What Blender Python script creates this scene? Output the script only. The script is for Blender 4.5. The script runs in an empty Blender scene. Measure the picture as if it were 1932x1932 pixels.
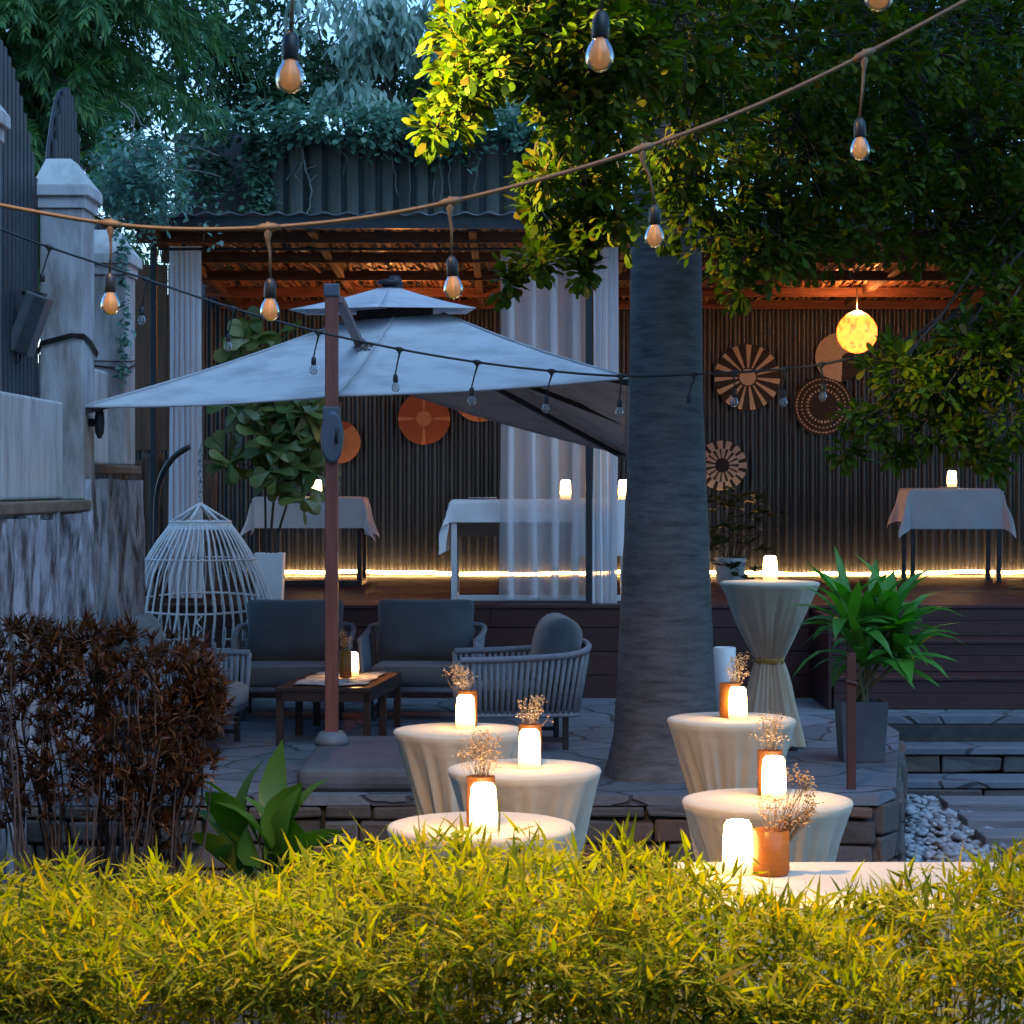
import bpy, bmesh, math, random
import numpy as np
from mathutils import Vector, Matrix, noise

# ------------------------------------------------------------------ camera, sky, light, exposure
SC = bpy.context.scene
COL = SC.collection
F, CZ, YH, XC = 4300.0, 2.43, 915.0, 966.0
RAD = math.radians

cam_d = bpy.data.cameras.new("camera")
cam = bpy.data.objects.new("camera", cam_d); COL.objects.link(cam)
cam.location = (0, 0, CZ); cam.rotation_euler = (RAD(90), 0, 0)
cam_d.sensor_width = 36.0; cam_d.lens = 36.0 * F / 1932.0
cam_d.shift_y = -(966.0 - YH) / 1932.0
cam_d.clip_start = 0.1; cam_d.clip_end = 600.0
cam_d.dof.use_dof = True; cam_d.dof.focus_distance = 13.5; cam_d.dof.aperture_fstop = 18.0
SC.camera = cam

world = bpy.data.worlds.new("World"); SC.world = world; world.use_nodes = True
wn = world.node_tree.nodes; wl = world.node_tree.links
bg = wn["Background"]
sky = wn.new("ShaderNodeTexSky"); sky.sky_type = 'NISHITA'; sky.sun_disc = False
SUN_EL, SUN_ROT = RAD(7.0), RAD(-20)
sky.sun_elevation = SUN_EL; sky.sun_rotation = SUN_ROT
sky.altitude = 1500; sky.air_density = 1.0; sky.dust_density = 0.3; sky.ozone_density = 4.0
wl.new(sky.outputs[0], bg.inputs[0]); bg.inputs[1].default_value = 0.050

sun_d = bpy.data.lights.new("sun", 'SUN'); sun = bpy.data.objects.new("sun", sun_d); COL.objects.link(sun)
sun_d.energy = 0.38; sun_d.angle = RAD(60); sun_d.color = (0.42, 0.67, 1.0)
sun.rotation_euler = (RAD(26), RAD(24), 0)

SC.view_settings.view_transform = 'Standard'; SC.view_settings.look = 'None'
SC.view_settings.exposure = 2.9; SC.view_settings.gamma = 1.0
SC.render.engine = 'CYCLES'
SC.cycles.use_denoising = True
try:
    SC.cycles.denoiser = 'OPENIMAGEDENOISE'
    SC.cycles.denoising_input_passes = 'RGB_ALBEDO_NORMAL'
except Exception: pass
SC.cycles.max_bounces = 7; SC.cycles.diffuse_bounces = 3; SC.cycles.glossy_bounces = 2
SC.cycles.transmission_bounces = 4; SC.cycles.transparent_max_bounces = 16
SC.cycles.sample_clamp_indirect = 4.0; SC.cycles.caustics_reflective = False; SC.cycles.caustics_refractive = False
SC.cycles.use_adaptive_sampling = True; SC.cycles.adaptive_threshold = 0.02

def warm_flood(name, loc, aim, power, cone, rad=0.08, col=(1.0, 0.62, 0.22), blend=0.5):
    l = bpy.data.lights.new(name, 'SPOT'); o = bpy.data.objects.new(name, l); COL.objects.link(o)
    l.energy = power; l.spot_size = RAD(cone); l.spot_blend = blend; l.shadow_soft_size = rad; l.color = col
    o.location = loc
    o.rotation_euler = (Vector(aim) - Vector(loc)).to_track_quat('-Z', 'Y').to_euler()
    return o
# the garden floods that light the clipped hedge, the cord above it and the near edge of the tree (they hang above the frame)
for fx in (-1.15, 0.0, 1.15):
    warm_flood("hedge_flood_lamp", (fx, 7.9, 4.6), (fx * .92, 5.80, 1.36), 370, 42, 0.06, (1.0, .62, .11), 0.8)
warm_flood("table_flood_lamp", (-0.3, 6.9, 4.6), (-0.1, 9.0, 1.2), 105, 86, 0.06, (1.0, .52, .13), .7)
warm_flood("cord_flood_lamp", (-0.9, 4.5, 4.2), (-0.2, 5.1, 3.0), 16, 150, 0.05, (1.0, .52, .13))
warm_flood("tree_flood_lamp", (-2.2, 9.0, 4.42), (0.1, 10.7, 4.62), 1300, 46, 0.08, (1.0, 0.72, 0.11), 0.9)

# ------------------------------------------------------------------ helpers
R = random.Random(11)
rng = np.random.default_rng(11)
def P(x, y, d): return Vector(((x - XC) / F * d, d, CZ - (y - YH) / F * d))
def PG(x, y, z): return P(x, y, (CZ - z) * F / (y - YH))
ORG = {}

def tag(o, label=None, cat=None, group=None, kind=None):
    if label: o["label"] = label
    if cat: o["category"] = cat
    if group: o["group"] = group
    if kind: o["kind"] = kind
    return o
def thing(name, label, cat, loc=(0, 0, 0), group=None, rz=0.0):
    o = bpy.data.objects.new(name, None); COL.objects.link(o)
    o.location = loc; o.rotation_euler = (0, 0, rz); o.empty_display_size = 0.1
    ORG[o.name] = Vector(loc)
    return tag(o, label, cat, group)
def link_mesh(name, me, m, parent=None, org=None):
    o = bpy.data.objects.new(name, me); COL.objects.link(o)
    if m is not None: me.materials.append(m)
    if parent is not None:
        o.parent = parent; base = ORG[parent.name]
    else:
        base = Vector(org) if org is not None else Vector((0, 0, 0))
        o.location = base
    ORG[o.name] = base
    if base.length > 0: me.transform(Matrix.Translation(-base))
    return o
def dup(root, loc, rz=0.0, label=None, scale=None):
    r = root.copy(); COL.objects.link(r); r.location = loc; r.rotation_euler = (0, 0, rz)
    if scale: r.scale = (scale,) * 3
    if label: r["label"] = label
    for ch in root.children:
        c = ch.copy(); COL.objects.link(c); c.parent = r
        for g in ch.children:
            e = g.copy(); COL.objects.link(e); e.parent = c
    ORG[r.name] = Vector(loc)
    return r

class MB:
    def __init__(s): s.v = []; s.f = []
    def add(s, vs, fs):
        n = len(s.v); s.v.extend([tuple(v) for v in vs]); s.f.extend([tuple(i + n for i in f) for f in fs]); return s
    def box(s, x0, x1, y0, y1, z0, z1):
        return s.add([(x0,y0,z0),(x1,y0,z0),(x1,y1,z0),(x0,y1,z0),(x0,y0,z1),(x1,y0,z1),(x1,y1,z1),(x0,y1,z1)],
                     [(0,3,2,1),(4,5,6,7),(0,1,5,4),(1,2,6,5),(2,3,7,6),(3,0,4,7)])
    def obox(s, c, ax, ay, az):
        c, ax, ay, az = map(Vector, (c, ax, ay, az))
        v = [c + ax*i + ay*j + az*k for k in (-1, 1) for (i, j) in ((-1,-1),(1,-1),(1,1),(-1,1))]
        return s.add(v, [(0,3,2,1),(4,5,6,7),(0,1,5,4),(1,2,6,5),(2,3,7,6),(3,0,4,7)])
    def beam(s, a, b, w, h, up=(0, 0, 1)):
        a, b = Vector(a), Vector(b); d = (b - a); L = d.length; d.normalize()
        u = Vector(up); sd = d.cross(u)
        if sd.length < 1e-4: sd = d.cross(Vector((0, 1, 0)))
        sd.normalize(); u = sd.cross(d).normalized()
        return s.obox((a + b) / 2, d * L / 2, sd * w / 2, u * h / 2)
    def tube(s, pts, r, seg=8, cap=True):
        pts = [Vector(p) for p in pts]; n = len(pts)
        rs = r if isinstance(r, (list, tuple)) else [r] * n
        vs = []; fs = []; pu = None
        for i, p in enumerate(pts):
            t = (pts[min(i+1, n-1)] - pts[max(i-1, 0)])
            if t.length < 1e-9: t = Vector((0, 0, 1))
            t.normalize()
            if pu is None:
                u = t.cross(Vector((0, 0, 1)))
                if u.length < 1e-3: u = t.cross(Vector((0, 1, 0)))
            else:
                u = pu - t * pu.dot(t)
                if u.length < 1e-5: u = t.cross(Vector((0, 0, 1)))
            u.normalize(); pu = u; w = t.cross(u)
            for k in range(seg):
                a = 2 * math.pi * k / seg
                vs.append(p + (u * math.cos(a) + w * math.sin(a)) * rs[i])
        for i in range(n - 1):
            for k in range(seg):
                k2 = (k + 1) % seg
                fs.append((i*seg+k, i*seg+k2, (i+1)*seg+k2, (i+1)*seg+k))
        if cap:
            fs.append(tuple(range(seg))[::-1]); fs.append(tuple((n-1)*seg + k for k in range(seg)))
        return s.add(vs, fs)
    def lathe(s, prof, c=(0, 0, 0), seg=24, fn=None, cap=True):
        c = Vector(c); vs = []; fs = []; n = len(prof)
        for i, (r, z) in enumerate(prof):
            for k in range(seg):
                a = 2 * math.pi * k / seg
                rr = r if fn is None else fn(r, z, a)
                vs.append(c + Vector((rr * math.cos(a), rr * math.sin(a), z)))
        for i in range(n - 1):
            for k in range(seg):
                k2 = (k + 1) % seg
                fs.append((i*seg+k, i*seg+k2, (i+1)*seg+k2, (i+1)*seg+k))
        if cap:
            fs.append(tuple(range(seg))[::-1]); fs.append(tuple((n-1)*seg + k for k in range(seg)))
        return s.add(vs, fs)
    def grid(s, fn, nu, nv):
        vs = [fn(i / nu, j / nv) for j in range(nv + 1) for i in range(nu + 1)]
        fs = [(j*(nu+1)+i, j*(nu+1)+i+1, (j+1)*(nu+1)+i+1, (j+1)*(nu+1)+i) for j in range(nv) for i in range(nu)]
        return s.add(vs, fs)
    def build(s, name, m, parent=None, smooth=False, bevel=0.0, org=None, solid=0.0, sub=0, seg=2):
        me = bpy.data.meshes.new(name); me.from_pydata(s.v, [], s.f); me.validate(); me.update()
        if smooth: me.polygons.foreach_set("use_smooth", [True] * len(me.polygons))
        o = link_mesh(name, me, m, parent, org)
        if solid:
            k = o.modifiers.new("solid", 'SOLIDIFY'); k.thickness = solid; k.offset = 0
        if bevel:
            k = o.modifiers.new("bevel", 'BEVEL'); k.width = bevel; k.segments = seg; k.limit_method = 'ANGLE'; k.angle_limit = RAD(40)
        if sub:
            k = o.modifiers.new("sub", 'SUBSURF'); k.levels = sub; k.render_levels = sub
        return o

LEAFS = {   # rows of (t, half width, lift) and whether there is a folded midrib
    'bamboo': ([(0, .10, 0), (.22, .95, 0), (.55, .75, -.02), (1, .02, -.10)], False),
    'obov':   ([(0, .10, 0), (.35, .40, .02), (.68, .95, .0), (.88, .85, -.05), (1, .30, -.10)], False),
    'oval':   ([(0, .12, 0), (.3, .95, .02), (.65, .85, -.02), (1, .05, -.12)], False),
    'drop':   ([(0, .15, 0), (.3, 1.0, -.02), (.7, .6, -.10), (1, .03, -.22)], False),
    'needle': ([(0, .5, 0), (.5, 1.0, -.02), (1, .1, -.12)], False),
    'strap':  ([(0, .45, 0), (.2, .8, .07), (.4, 1.0, .11), (.6, .95, .09), (.8, .65, .0), (1, .03, -.16)], True),
    'broad':  ([(0, .10, 0), (.15, .35, .03), (.35, .9, .05), (.6, 1.0, .03), (.82, .6, -.04), (1, .02, -.16)], True),
}
def leaf_cloud(name, m, pos, dirs, L, W, kind, parent=None, org=None, up=None, roll=1.0, curl=1.0):
    """one mesh of many small leaves: pos (N,3) leaf foot, dirs (N,3) leaf axis, L, W lengths and half widths"""
    pos = np.asarray(pos, float); dirs = np.asarray(dirs, float); n = len(pos)
    L = np.broadcast_to(np.asarray(L, float), (n,)); W = np.broadcast_to(np.asarray(W, float), (n,))
    curl = np.broadcast_to(np.asarray(curl, float), (n,))
    dirs = dirs / np.maximum(np.linalg.norm(dirs, axis=1, keepdims=True), 1e-9)
    ref = np.tile(np.array([0, 0, 1.0]), (n, 1)) if up is None else np.asarray(up, float)
    ref = ref + rng.normal(0, roll, (n, 3)) * 0.5
    sd = np.cross(dirs, ref); sd /= np.maximum(np.linalg.norm(sd, axis=1, keepdims=True), 1e-6)
    nm = np.cross(sd, dirs)
    rows, fold = LEAFS[kind]
    vs = []
    for (t, w, z) in rows:
        c = pos + dirs * (L * t)[:, None] + nm * (L * z * curl)[:, None]
        if fold:
            e = nm * (W * w * 0.28)[:, None]
            vs += [c - sd * (W * w)[:, None] + e, c, c + sd * (W * w)[:, None] + e]
        else:
            vs += [c - sd * (W * w)[:, None], c + sd * (W * w)[:, None]]
    k = len(vs); V = np.stack(vs, axis=1).reshape(-1, 3)
    per = 3 if fold else 2; q = []
    for i in range(len(rows) - 1):
        for j in range(per - 1):
            a = i * per + j; q.append((a, a + 1, a + 1 + per, a + per))
    q = np.array(q); Q = (q[None] + (np.arange(n) * k)[:, None, None]).reshape(-1, 4)
    me = bpy.data.meshes.new(name)
    me.vertices.add(len(V)); me.vertices.foreach_set("co", V.astype(np.float32).ravel())
    me.loops.add(Q.size); me.loops.foreach_set("vertex_index", Q.astype(np.int32).ravel())
    me.polygons.add(len(Q))
    me.polygons.foreach_set("loop_start", np.arange(0, Q.size, 4, dtype=np.int32))
    me.polygons.foreach_set("use_smooth", np.ones(len(Q), dtype=bool))
    me.update(calc_edges=True)
    return link_mesh(name, me, m, parent, org)
def rdir(n, bias=(0, 0, 0), spread=1.0):
    d = rng.normal(0, 1, (n, 3)); d /= np.linalg.norm(d, axis=1, keepdims=True)
    return d * spread + np.array(bias)
def inball(n, c, r):
    d = rng.normal(0, 1, (n, 3)); d /= np.linalg.norm(d, axis=1, keepdims=True)
    return np.array(c) + d * (rng.random(n) ** (1/2.2))[:, None] * np.array(r)

# ------------------------------------------------------------------ materials
MATS = {}
def newmat(name):
    m = bpy.data.materials.new(name); m.use_nodes = True
    return m, m.node_tree.nodes, m.node_tree.links, m.node_tree.nodes["Principled BSDF"]
def mat(name, c1, c2=None, scale=4.0, rough=0.6, metal=0.0, stretch=(1, 1, 1), bump=0.0, bscale=None, detail=5.0, lo=0.35, hi=0.65, spec=0.5, sheen=0.0):
    if name in MATS: return MATS[name]
    m, n, l, b = newmat(name)
    b.inputs["Roughness"].default_value = rough; b.inputs["Metallic"].default_value = metal
    b.inputs["Specular IOR Level"].default_value = spec
    if sheen: b.inputs["Sheen Weight"].default_value = sheen
    if c2 is None and not bump:
        b.inputs["Base Color"].default_value = (*c1, 1)
    else:
        tc = n.new("ShaderNodeTexCoord"); mp = n.new("ShaderNodeMapping"); mp.inputs["Scale"].default_value = stretch
        l.new(tc.outputs["Object"], mp.inputs[0])
        nz = n.new("ShaderNodeTexNoise"); nz.inputs["Scale"].default_value = scale; nz.inputs["Detail"].default_value = detail
        nz.inputs["Roughness"].default_value = 0.62
        l.new(mp.outputs[0], nz.inputs["Vector"])
        cr = n.new("ShaderNodeValToRGB"); cr.color_ramp.elements[0].position = lo; cr.color_ramp.elements[1].position = hi
        cr.color_ramp.elements[0].color = (*c1, 1); cr.color_ramp.elements[1].color = (*(c2 or c1), 1)
        l.new(nz.outputs["Fac"], cr.inputs[0]); l.new(cr.outputs[0], b.inputs["Base Color"])
        if bump:
            nb = nz
            if bscale:
                nb = n.new("ShaderNodeTexNoise"); nb.inputs["Scale"].default_value = bscale; nb.inputs["Detail"].default_value = 6
                l.new(mp.outputs[0], nb.inputs["Vector"])
            bp = n.new("ShaderNodeBump"); bp.inputs["Strength"].default_value = bump; bp.inputs["Distance"].default_value = 0.02
            l.new(nb.outputs["Fac"], bp.inputs["Height"]); l.new(bp.outputs[0], b.inputs["Normal"])
    MATS[name] = m; return m
def leafmat(name, cols, trans=0.35, rough=0.45, tcol=None, spec=0.4, shine=True):
    """colour differs from leaf to leaf; part of the light goes through"""
    if name in MATS: return MATS[name]
    m, n, l, b = newmat(name)
    g = n.new("ShaderNodeNewGeometry"); cr = n.new("ShaderNodeValToRGB"); e = cr.color_ramp.elements
    k = len(cols)
    e[0].color = (*cols[0], 1); e[0].position = 0; e[1].color = (*cols[-1], 1); e[1].position = 1
    for i in range(1, k - 1):
        x = e.new(i / (k - 1)); x.color = (*cols[i], 1)
    l.new(g.outputs["Random Per Island"], cr.inputs[0]); l.new(cr.outputs[0], b.inputs["Base Color"])
    b.inputs["Roughness"].default_value = rough; b.inputs["Specular IOR Level"].default_value = spec
    tr = n.new("ShaderNodeBsdfTranslucent"); mx = n.new("ShaderNodeMixShader"); mx.inputs[0].default_value = trans
    hs = n.new("ShaderNodeHueSaturation"); hs.inputs["Saturation"].default_value = 1.25; hs.inputs["Value"].default_value = 1.5
    l.new(cr.outputs[0], hs.inputs["Color"]); l.new(hs.outputs[0], tr.inputs[0])
    l.new(b.outputs[0], mx.inputs[1]); l.new(tr.outputs[0], mx.inputs[2])
    l.new(mx.outputs[0], n["Material Output"].inputs[0])
    MATS[name] = m; return m
def emit(name, col, s, frost=None):
    if name in MATS: return MATS[name]
    m, n, l, b = newmat(name)
    b.inputs["Base Color"].default_value = (*(frost or (0.8, 0.7, 0.5)), 1)
    b.inputs["Emission Color"].default_value = (*col, 1); b.inputs["Emission Strength"].default_value = s
    b.inputs["Roughness"].default_value = 0.35
    MATS[name] = m; return m
# ------------------------------------------------------------------ setting
def voronoi_stone(name, cols, scale, joint=(0.02, 0.02, 0.022), rough=0.7, jw=0.035, stretch=(1, 1, 1)):
    if name in MATS: return MATS[name]
    m, n, l, b = newmat(name)
    tc = n.new("ShaderNodeTexCoord"); mp = n.new("ShaderNodeMapping"); mp.inputs["Scale"].default_value = stretch
    l.new(tc.outputs["Object"], mp.inputs[0])
    wz = n.new("ShaderNodeTexNoise"); wz.inputs["Scale"].default_value = 1.5
    ad = n.new("ShaderNodeMixRGB"); ad.blend_type = 'ADD'; ad.inputs[0].default_value = 0.35
    l.new(mp.outputs[0], wz.inputs["Vector"]); l.new(mp.outputs[0], ad.inputs[1]); l.new(wz.outputs["Color"], ad.inputs[2])
    v1 = n.new("ShaderNodeTexVoronoi"); v1.inputs["Scale"].default_value = scale
    v2 = n.new("ShaderNodeTexVoronoi"); v2.feature = 'DISTANCE_TO_EDGE'; v2.inputs["Scale"].default_value = scale
    l.new(ad.outputs[0], v1.inputs["Vector"]); l.new(ad.outputs[0], v2.inputs["Vector"])
    sp = n.new("ShaderNodeSeparateColor"); l.new(v1.outputs["Color"], sp.inputs[0])
    cr = n.new("ShaderNodeValToRGB"); e = cr.color_ramp.elements
    e[0].color = (*cols[0], 1); e[1].color = (*cols[-1], 1)
    for i in range(1, len(cols) - 1):
        x = e.new(i / (len(cols) - 1)); x.color = (*cols[i], 1)
    l.new(sp.outputs[0], cr.inputs[0])
    nz = n.new("ShaderNodeTexNoise"); nz.inputs["Scale"].default_value = 9; nz.inputs["Detail"].default_value = 8; nz.inputs["Roughness"].default_value = .7
    l.new(tc.outputs["Object"], nz.inputs["Vector"])
    mu = n.new("ShaderNodeMixRGB"); mu.blend_type = 'OVERLAY'; mu.inputs[0].default_value = 0.55
    l.new(cr.outputs[0], mu.inputs[1]); l.new(nz.outputs["Fac"], mu.inputs[2])
    mr = n.new("ShaderNodeMapRange"); mr.inputs[1].default_value = jw * .4; mr.inputs[2].default_value = jw
    l.new(v2.outputs["Distance"], mr.inputs[0])
    mx = n.new("ShaderNodeMixRGB"); mx.inputs[1].default_value = (*joint, 1)
    l.new(mr.outputs[0], mx.inputs[0]); l.new(mu.outputs[0], mx.inputs[2]); l.new(mx.outputs[0], b.inputs["Base Color"])
    ma = n.new("ShaderNodeMath"); ma.operation = 'MULTIPLY_ADD'; ma.inputs[1].default_value = 0.5
    l.new(nz.outputs["Fac"], ma.inputs[0]); l.new(mr.outputs[0], ma.inputs[2])
    bp = n.new("ShaderNodeBump"); bp.inputs["Strength"].default_value = 0.7; bp.inputs["Distance"].default_value = 0.02
    l.new(ma.outputs[0], bp.inputs["Height"]); l.new(bp.outputs[0], b.inputs["Normal"])
    b.inputs["Roughness"].default_value = rough
    MATS[name] = m; return m
def islandmat(name, cols, rough=0.7, bump=0.4, bscale=18, stretch=(1, 1, 1), grain=0.5, spec=0.4):
    """each loose piece of the mesh gets its own tone, with grain"""
    if name in MATS: return MATS[name]
    m, n, l, b = newmat(name)
    g = n.new("ShaderNodeNewGeometry"); cr = n.new("ShaderNodeValToRGB"); e = cr.color_ramp.elements
    e[0].color = (*cols[0], 1); e[1].color = (*cols[-1], 1)
    for i in range(1, len(cols) - 1):
        x = e.new(i / (len(cols) - 1)); x.color = (*cols[i], 1)
    l.new(g.outputs["Random Per Island"], cr.inputs[0])
    tc = n.new("ShaderNodeTexCoord"); mp = n.new("ShaderNodeMapping"); mp.inputs["Scale"].default_value = stretch
    l.new(tc.outputs["Object"], mp.inputs[0])
    nz = n.new("ShaderNodeTexNoise"); nz.inputs["Scale"].default_value = bscale; nz.inputs["Detail"].default_value = 8; nz.inputs["Roughness"].default_value = .65
    l.new(mp.outputs[0], nz.inputs["Vector"])
    mu = n.new("ShaderNodeMixRGB"); mu.blend_type = 'OVERLAY'; mu.inputs[0].default_value = grain
    l.new(cr.outputs[0], mu.inputs[1]); l.new(nz.outputs["Fac"], mu.inputs[2]); l.new(mu.outputs[0], b.inputs["Base Color"])
    bp = n.new("ShaderNodeBump"); bp.inputs["Strength"].default_value = bump; bp.inputs["Distance"].default_value = 0.015
    l.new(nz.outputs["Fac"], bp.inputs["Height"]); l.new(bp.outputs[0], b.inputs["Normal"])
    b.inputs["Roughness"].default_value = rough; b.inputs["Specular IOR Level"].default_value = spec
    MATS[name] = m; return m

soil = mat("soil", (.018, .016, .014), (.05, .045, .038), 3, 0.9, bump=.6, bscale=30)
flag = voronoi_stone("flagstone", [(.085, .10, .125), (.135, .155, .185), (.11, .12, .14), (.16, .18, .21)], 1.35, jw=.02, joint=(.05, .05, .055))
stones = islandmat("fieldstone", [(.05, .042, .038), (.10, .08, .07), (.14, .075, .05), (.08, .08, .085), (.12, .11, .1)], 0.75, .8, 9)
deckw = islandmat("deck_board", [(.036, .012, .011), (.054, .018, .016), (.044, .014, .013)], 0.45, .25, 6, (1.2, 14, 14), .5)
corr = mat("corrugated_paint", (.058, .066, .076), (.036, .039, .043), 1.6, 0.32, 0.5, (1, 1, .35), bump=.05, bscale=30)
beamw = mat("beam_wood", (.09, .032, .018), (.19, .075, .04), 3.5, .7, 0, (1, 14, 14), bump=.4)
raftw = mat("rafter_wood", (.05, .022, .014), (.11, .05, .03), 3.5, .7, 0, (14, 1, 14), bump=.4)
reed = islandmat("reed", [(.16, .065, .03), (.26, .12, .055), (.07, .03, .015), (.21, .095, .045)], .75, .3, 30)
darkm = mat("dark_metal", (.018, .019, .022), (.03, .03, .034), 6, .45, .3)
greym = mat("galvanised_sheet", (.22, .25, .29), (.35, .38, .42), 5, .4, .6)
whitep = mat("white_wall_paint", (.52, .52, .52), (.26, .26, .27), 3.0, .75, 0, (1.8, 1.8, .45), bump=.2, bscale=40, lo=.46, hi=.74, detail=9)
worn = mat("worn_render", (.42, .42, .43), (.19, .165, .15), 3.0, .8, 0, (1.8, 1.8, .5), bump=.5, bscale=16, lo=.42, hi=.7)
slatm = mat("slat_paint", (.035, .042, .055), (.02, .022, .028), 4, .5, .2)
bark = mat("stripped_bark", (.37, .375, .43), (.06, .05, .055), 3.4, .85, 0, (3.0, 3.0, .7), bump=1.0, bscale=7, lo=.40, hi=.61, detail=10)
logm = mat("log_wood", (.16, .09, .055), (.06, .03, .02), 3, .8, 0, (7, 7, .8), bump=.7)

vr = MB(); vr.box(-14, 14, -4.3, -4.0, 0, 5.5); vr.box(-14, 14, -4.0, 1.2, 3.95, 4.2)  # unseen wall and roof behind the camera, added to hold back sky light
for xx in (-6, -2.6, 2.6, 6): vr.box(xx - .12, xx + .12, .9, 1.14, 0, 3.949)
tag(vr.build("sky_blocker", whitep), kind="structure")
g = MB(); g.add([(-90, -25, 0), (90, -25, 0), (90, 160, 0), (-90, 160, 0)], [(0, 1, 2, 3)])
tag(g.build("ground", soil), kind="structure")

# raised flagstone terrace (z .6) with stone retaining wall, stone steps at the right
PZ, DZ = 0.60, 1.40
poly = [(-6, 13.44), (2.16, 13.44), (2.32, 13.78), (2.87, 16.9), (2.87, 18.05), (12, 18.05), (12, 19.62), (-6, 19.62)]
p = MB(); n = len(poly)
p.add([(x, y, PZ) for x, y in poly], [tuple(range(n))])
p.add([(x, y, PZ - .06) for x, y in poly] + [(x, y, PZ) for x, y in poly], [(i, (i+1) % n, n + (i+1) % n, n + i) for i in range(n)])
tag(p.build("flagstone_terrace", flag), kind="structure")
def stone_face(mb, a, b, z0, z1, out, course=.17, lmin=.18, lmax=.5):
    a, b = Vector((*a, 0)), Vector((*b, 0)); d = (b - a); L = d.length; d.normalize(); o = Vector((*out, 0)).normalized()
    z = z0
    while z < z1 - .03:
        h = min(course * R.uniform(.75, 1.3), z1 - z)
        if z1 - z - h < .06: h = z1 - z
        s = -R.uniform(0, .2)
        while s < L:
            w = R.uniform(lmin, lmax); s0, s1 = max(s, 0), min(s + w, L)
            if s1 - s0 > .04:
                dep = R.uniform(.02, .06)
                c = a + d * (s0 + s1) / 2 - o * .04 + o * dep / 2 + Vector((0, 0, z + h / 2))
                j = lambda: Vector((R.uniform(-.012, .012), R.uniform(-.012, .012), R.uniform(-.014, .014)))
                ax, ay, az = d * ((s1 - s0) / 2 - .009), o * (.04 + dep / 2), Vector((0, 0, h / 2 - .009))
                v = [c + ax*i + ay*jj + az*k + j() for k in (-1, 1) for (i, jj) in ((-1,-1),(1,-1),(1,1),(-1,1))]
                mb.add(v, [(0,3,2,1),(4,5,6,7),(0,1,5,4),(1,2,6,5),(2,3,7,6),(3,0,4,7)])
            s += w
        z += h
w = MB()
stone_face(w, (-3.6, 13.46), (2.15, 13.46), 0, PZ - .06, (0, -1))
stone_face(w, (2.16, 13.46), (2.32, 13.79), 0, PZ - .06, (1, -.45))
stone_face(w, (2.32, 13.79), (2.87, 16.9), 0, PZ - .06, (1, -.17))
rw = w.build("retaining_wall", stones, bevel=.018, org=(0, 13.5, 0))
tag(rw, "low fieldstone retaining wall along the front of the flagstone terrace", "wall")
core = MB()
inset = [(-6, 13.5), (2.12, 13.5), (2.26, 13.8), (2.81, 16.9), (2.81, 18.0), (12, 18.0), (12, 19.6), (-6, 19.6)]
core.add([(x, y, 0) for x, y in inset] + [(x, y, PZ - .061) for x, y in inset], [(i, (i+1) % n, n + (i+1) % n, n + i) for i in range(n)])
tag(core.build("terrace_core", mat("mortar", (.03, .028, .027), (.055, .05, .048), 8, .9, bump=.5)), kind="structure")

s = MB(); st = MB()
for k, (zz, y0, y1) in enumerate(((.40, 17.6, 18.06), (.20, 17.15, 17.61))):
    s.box(2.87, 12, y0, y1, zz - .055, zz); st_y = y0 + .05
    stone_face(st, (2.88, st_y), (8, st_y), zz - .2, zz - .058, (0, -1), .15, .3, .7)
stone_face(st, (2.88, 18.09), (8, 18.09), .40, PZ - .062, (0, -1), .15, .3, .7)
tag(s.build("stone_steps", flag, bevel=.008), kind="structure")
tag(st.build("step_risers", stones, bevel=.014), kind="structure")

# wooden deck
d = MB(); y = 19.55; 
while y < 26.2:
    x = -6 - R.uniform(0, 3)
    while x < 12:
        L = R.uniform(3.0, 4.2); d.box(max(x, -6), min(x + L - .004, 12), y, y + .138, DZ - .03, DZ + R.uniform(-.0015, .0015)); x += L
    y += .143
tag(d.build("wooden_deck", deckw, bevel=.003), kind="structure")
d = MB()
for z0, z1, off in ((DZ - .19, DZ - .034, .0), (DZ - .40, DZ - .196, .006), (DZ - .60, DZ - .406, .0), (PZ + .002, DZ - .606, .004)):
    x = -6
    while x < 2.55:
        L = R.uniform(2.4, 3.6); d.box(x, min(x + L - .004, 2.55), 19.565 + off, 19.60 + off, z0, z1); x += L
d.box(-6, 12, 19.62, 19.66, PZ, DZ - .035)
tag(d.build("deck_fascia", deckw, bevel=.003), kind="structure")
d = MB(); rz = (DZ - PZ) / 3
for k in range(3):
    yb = 19.55 - .5 * k; zt = DZ - rz * k
    if k: 
        for i in range(3): d.box(2.60, 12, yb - .002 + i * .166, yb + .160 + i * .166, zt - .03, zt)
    d.box(2.62, 12, yb + .012, yb + .04, zt - rz * .5 + .002, zt - .034)
    d.box(2.62, 12, yb + .015, yb + .04, zt - rz + .002, zt - rz * .5 - .002)
d.box(2.575, 2.60, 18.55, 19.60, PZ, DZ - .04)
tag(d.build("deck_steps", deckw, bevel=.003), kind="structure")

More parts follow.
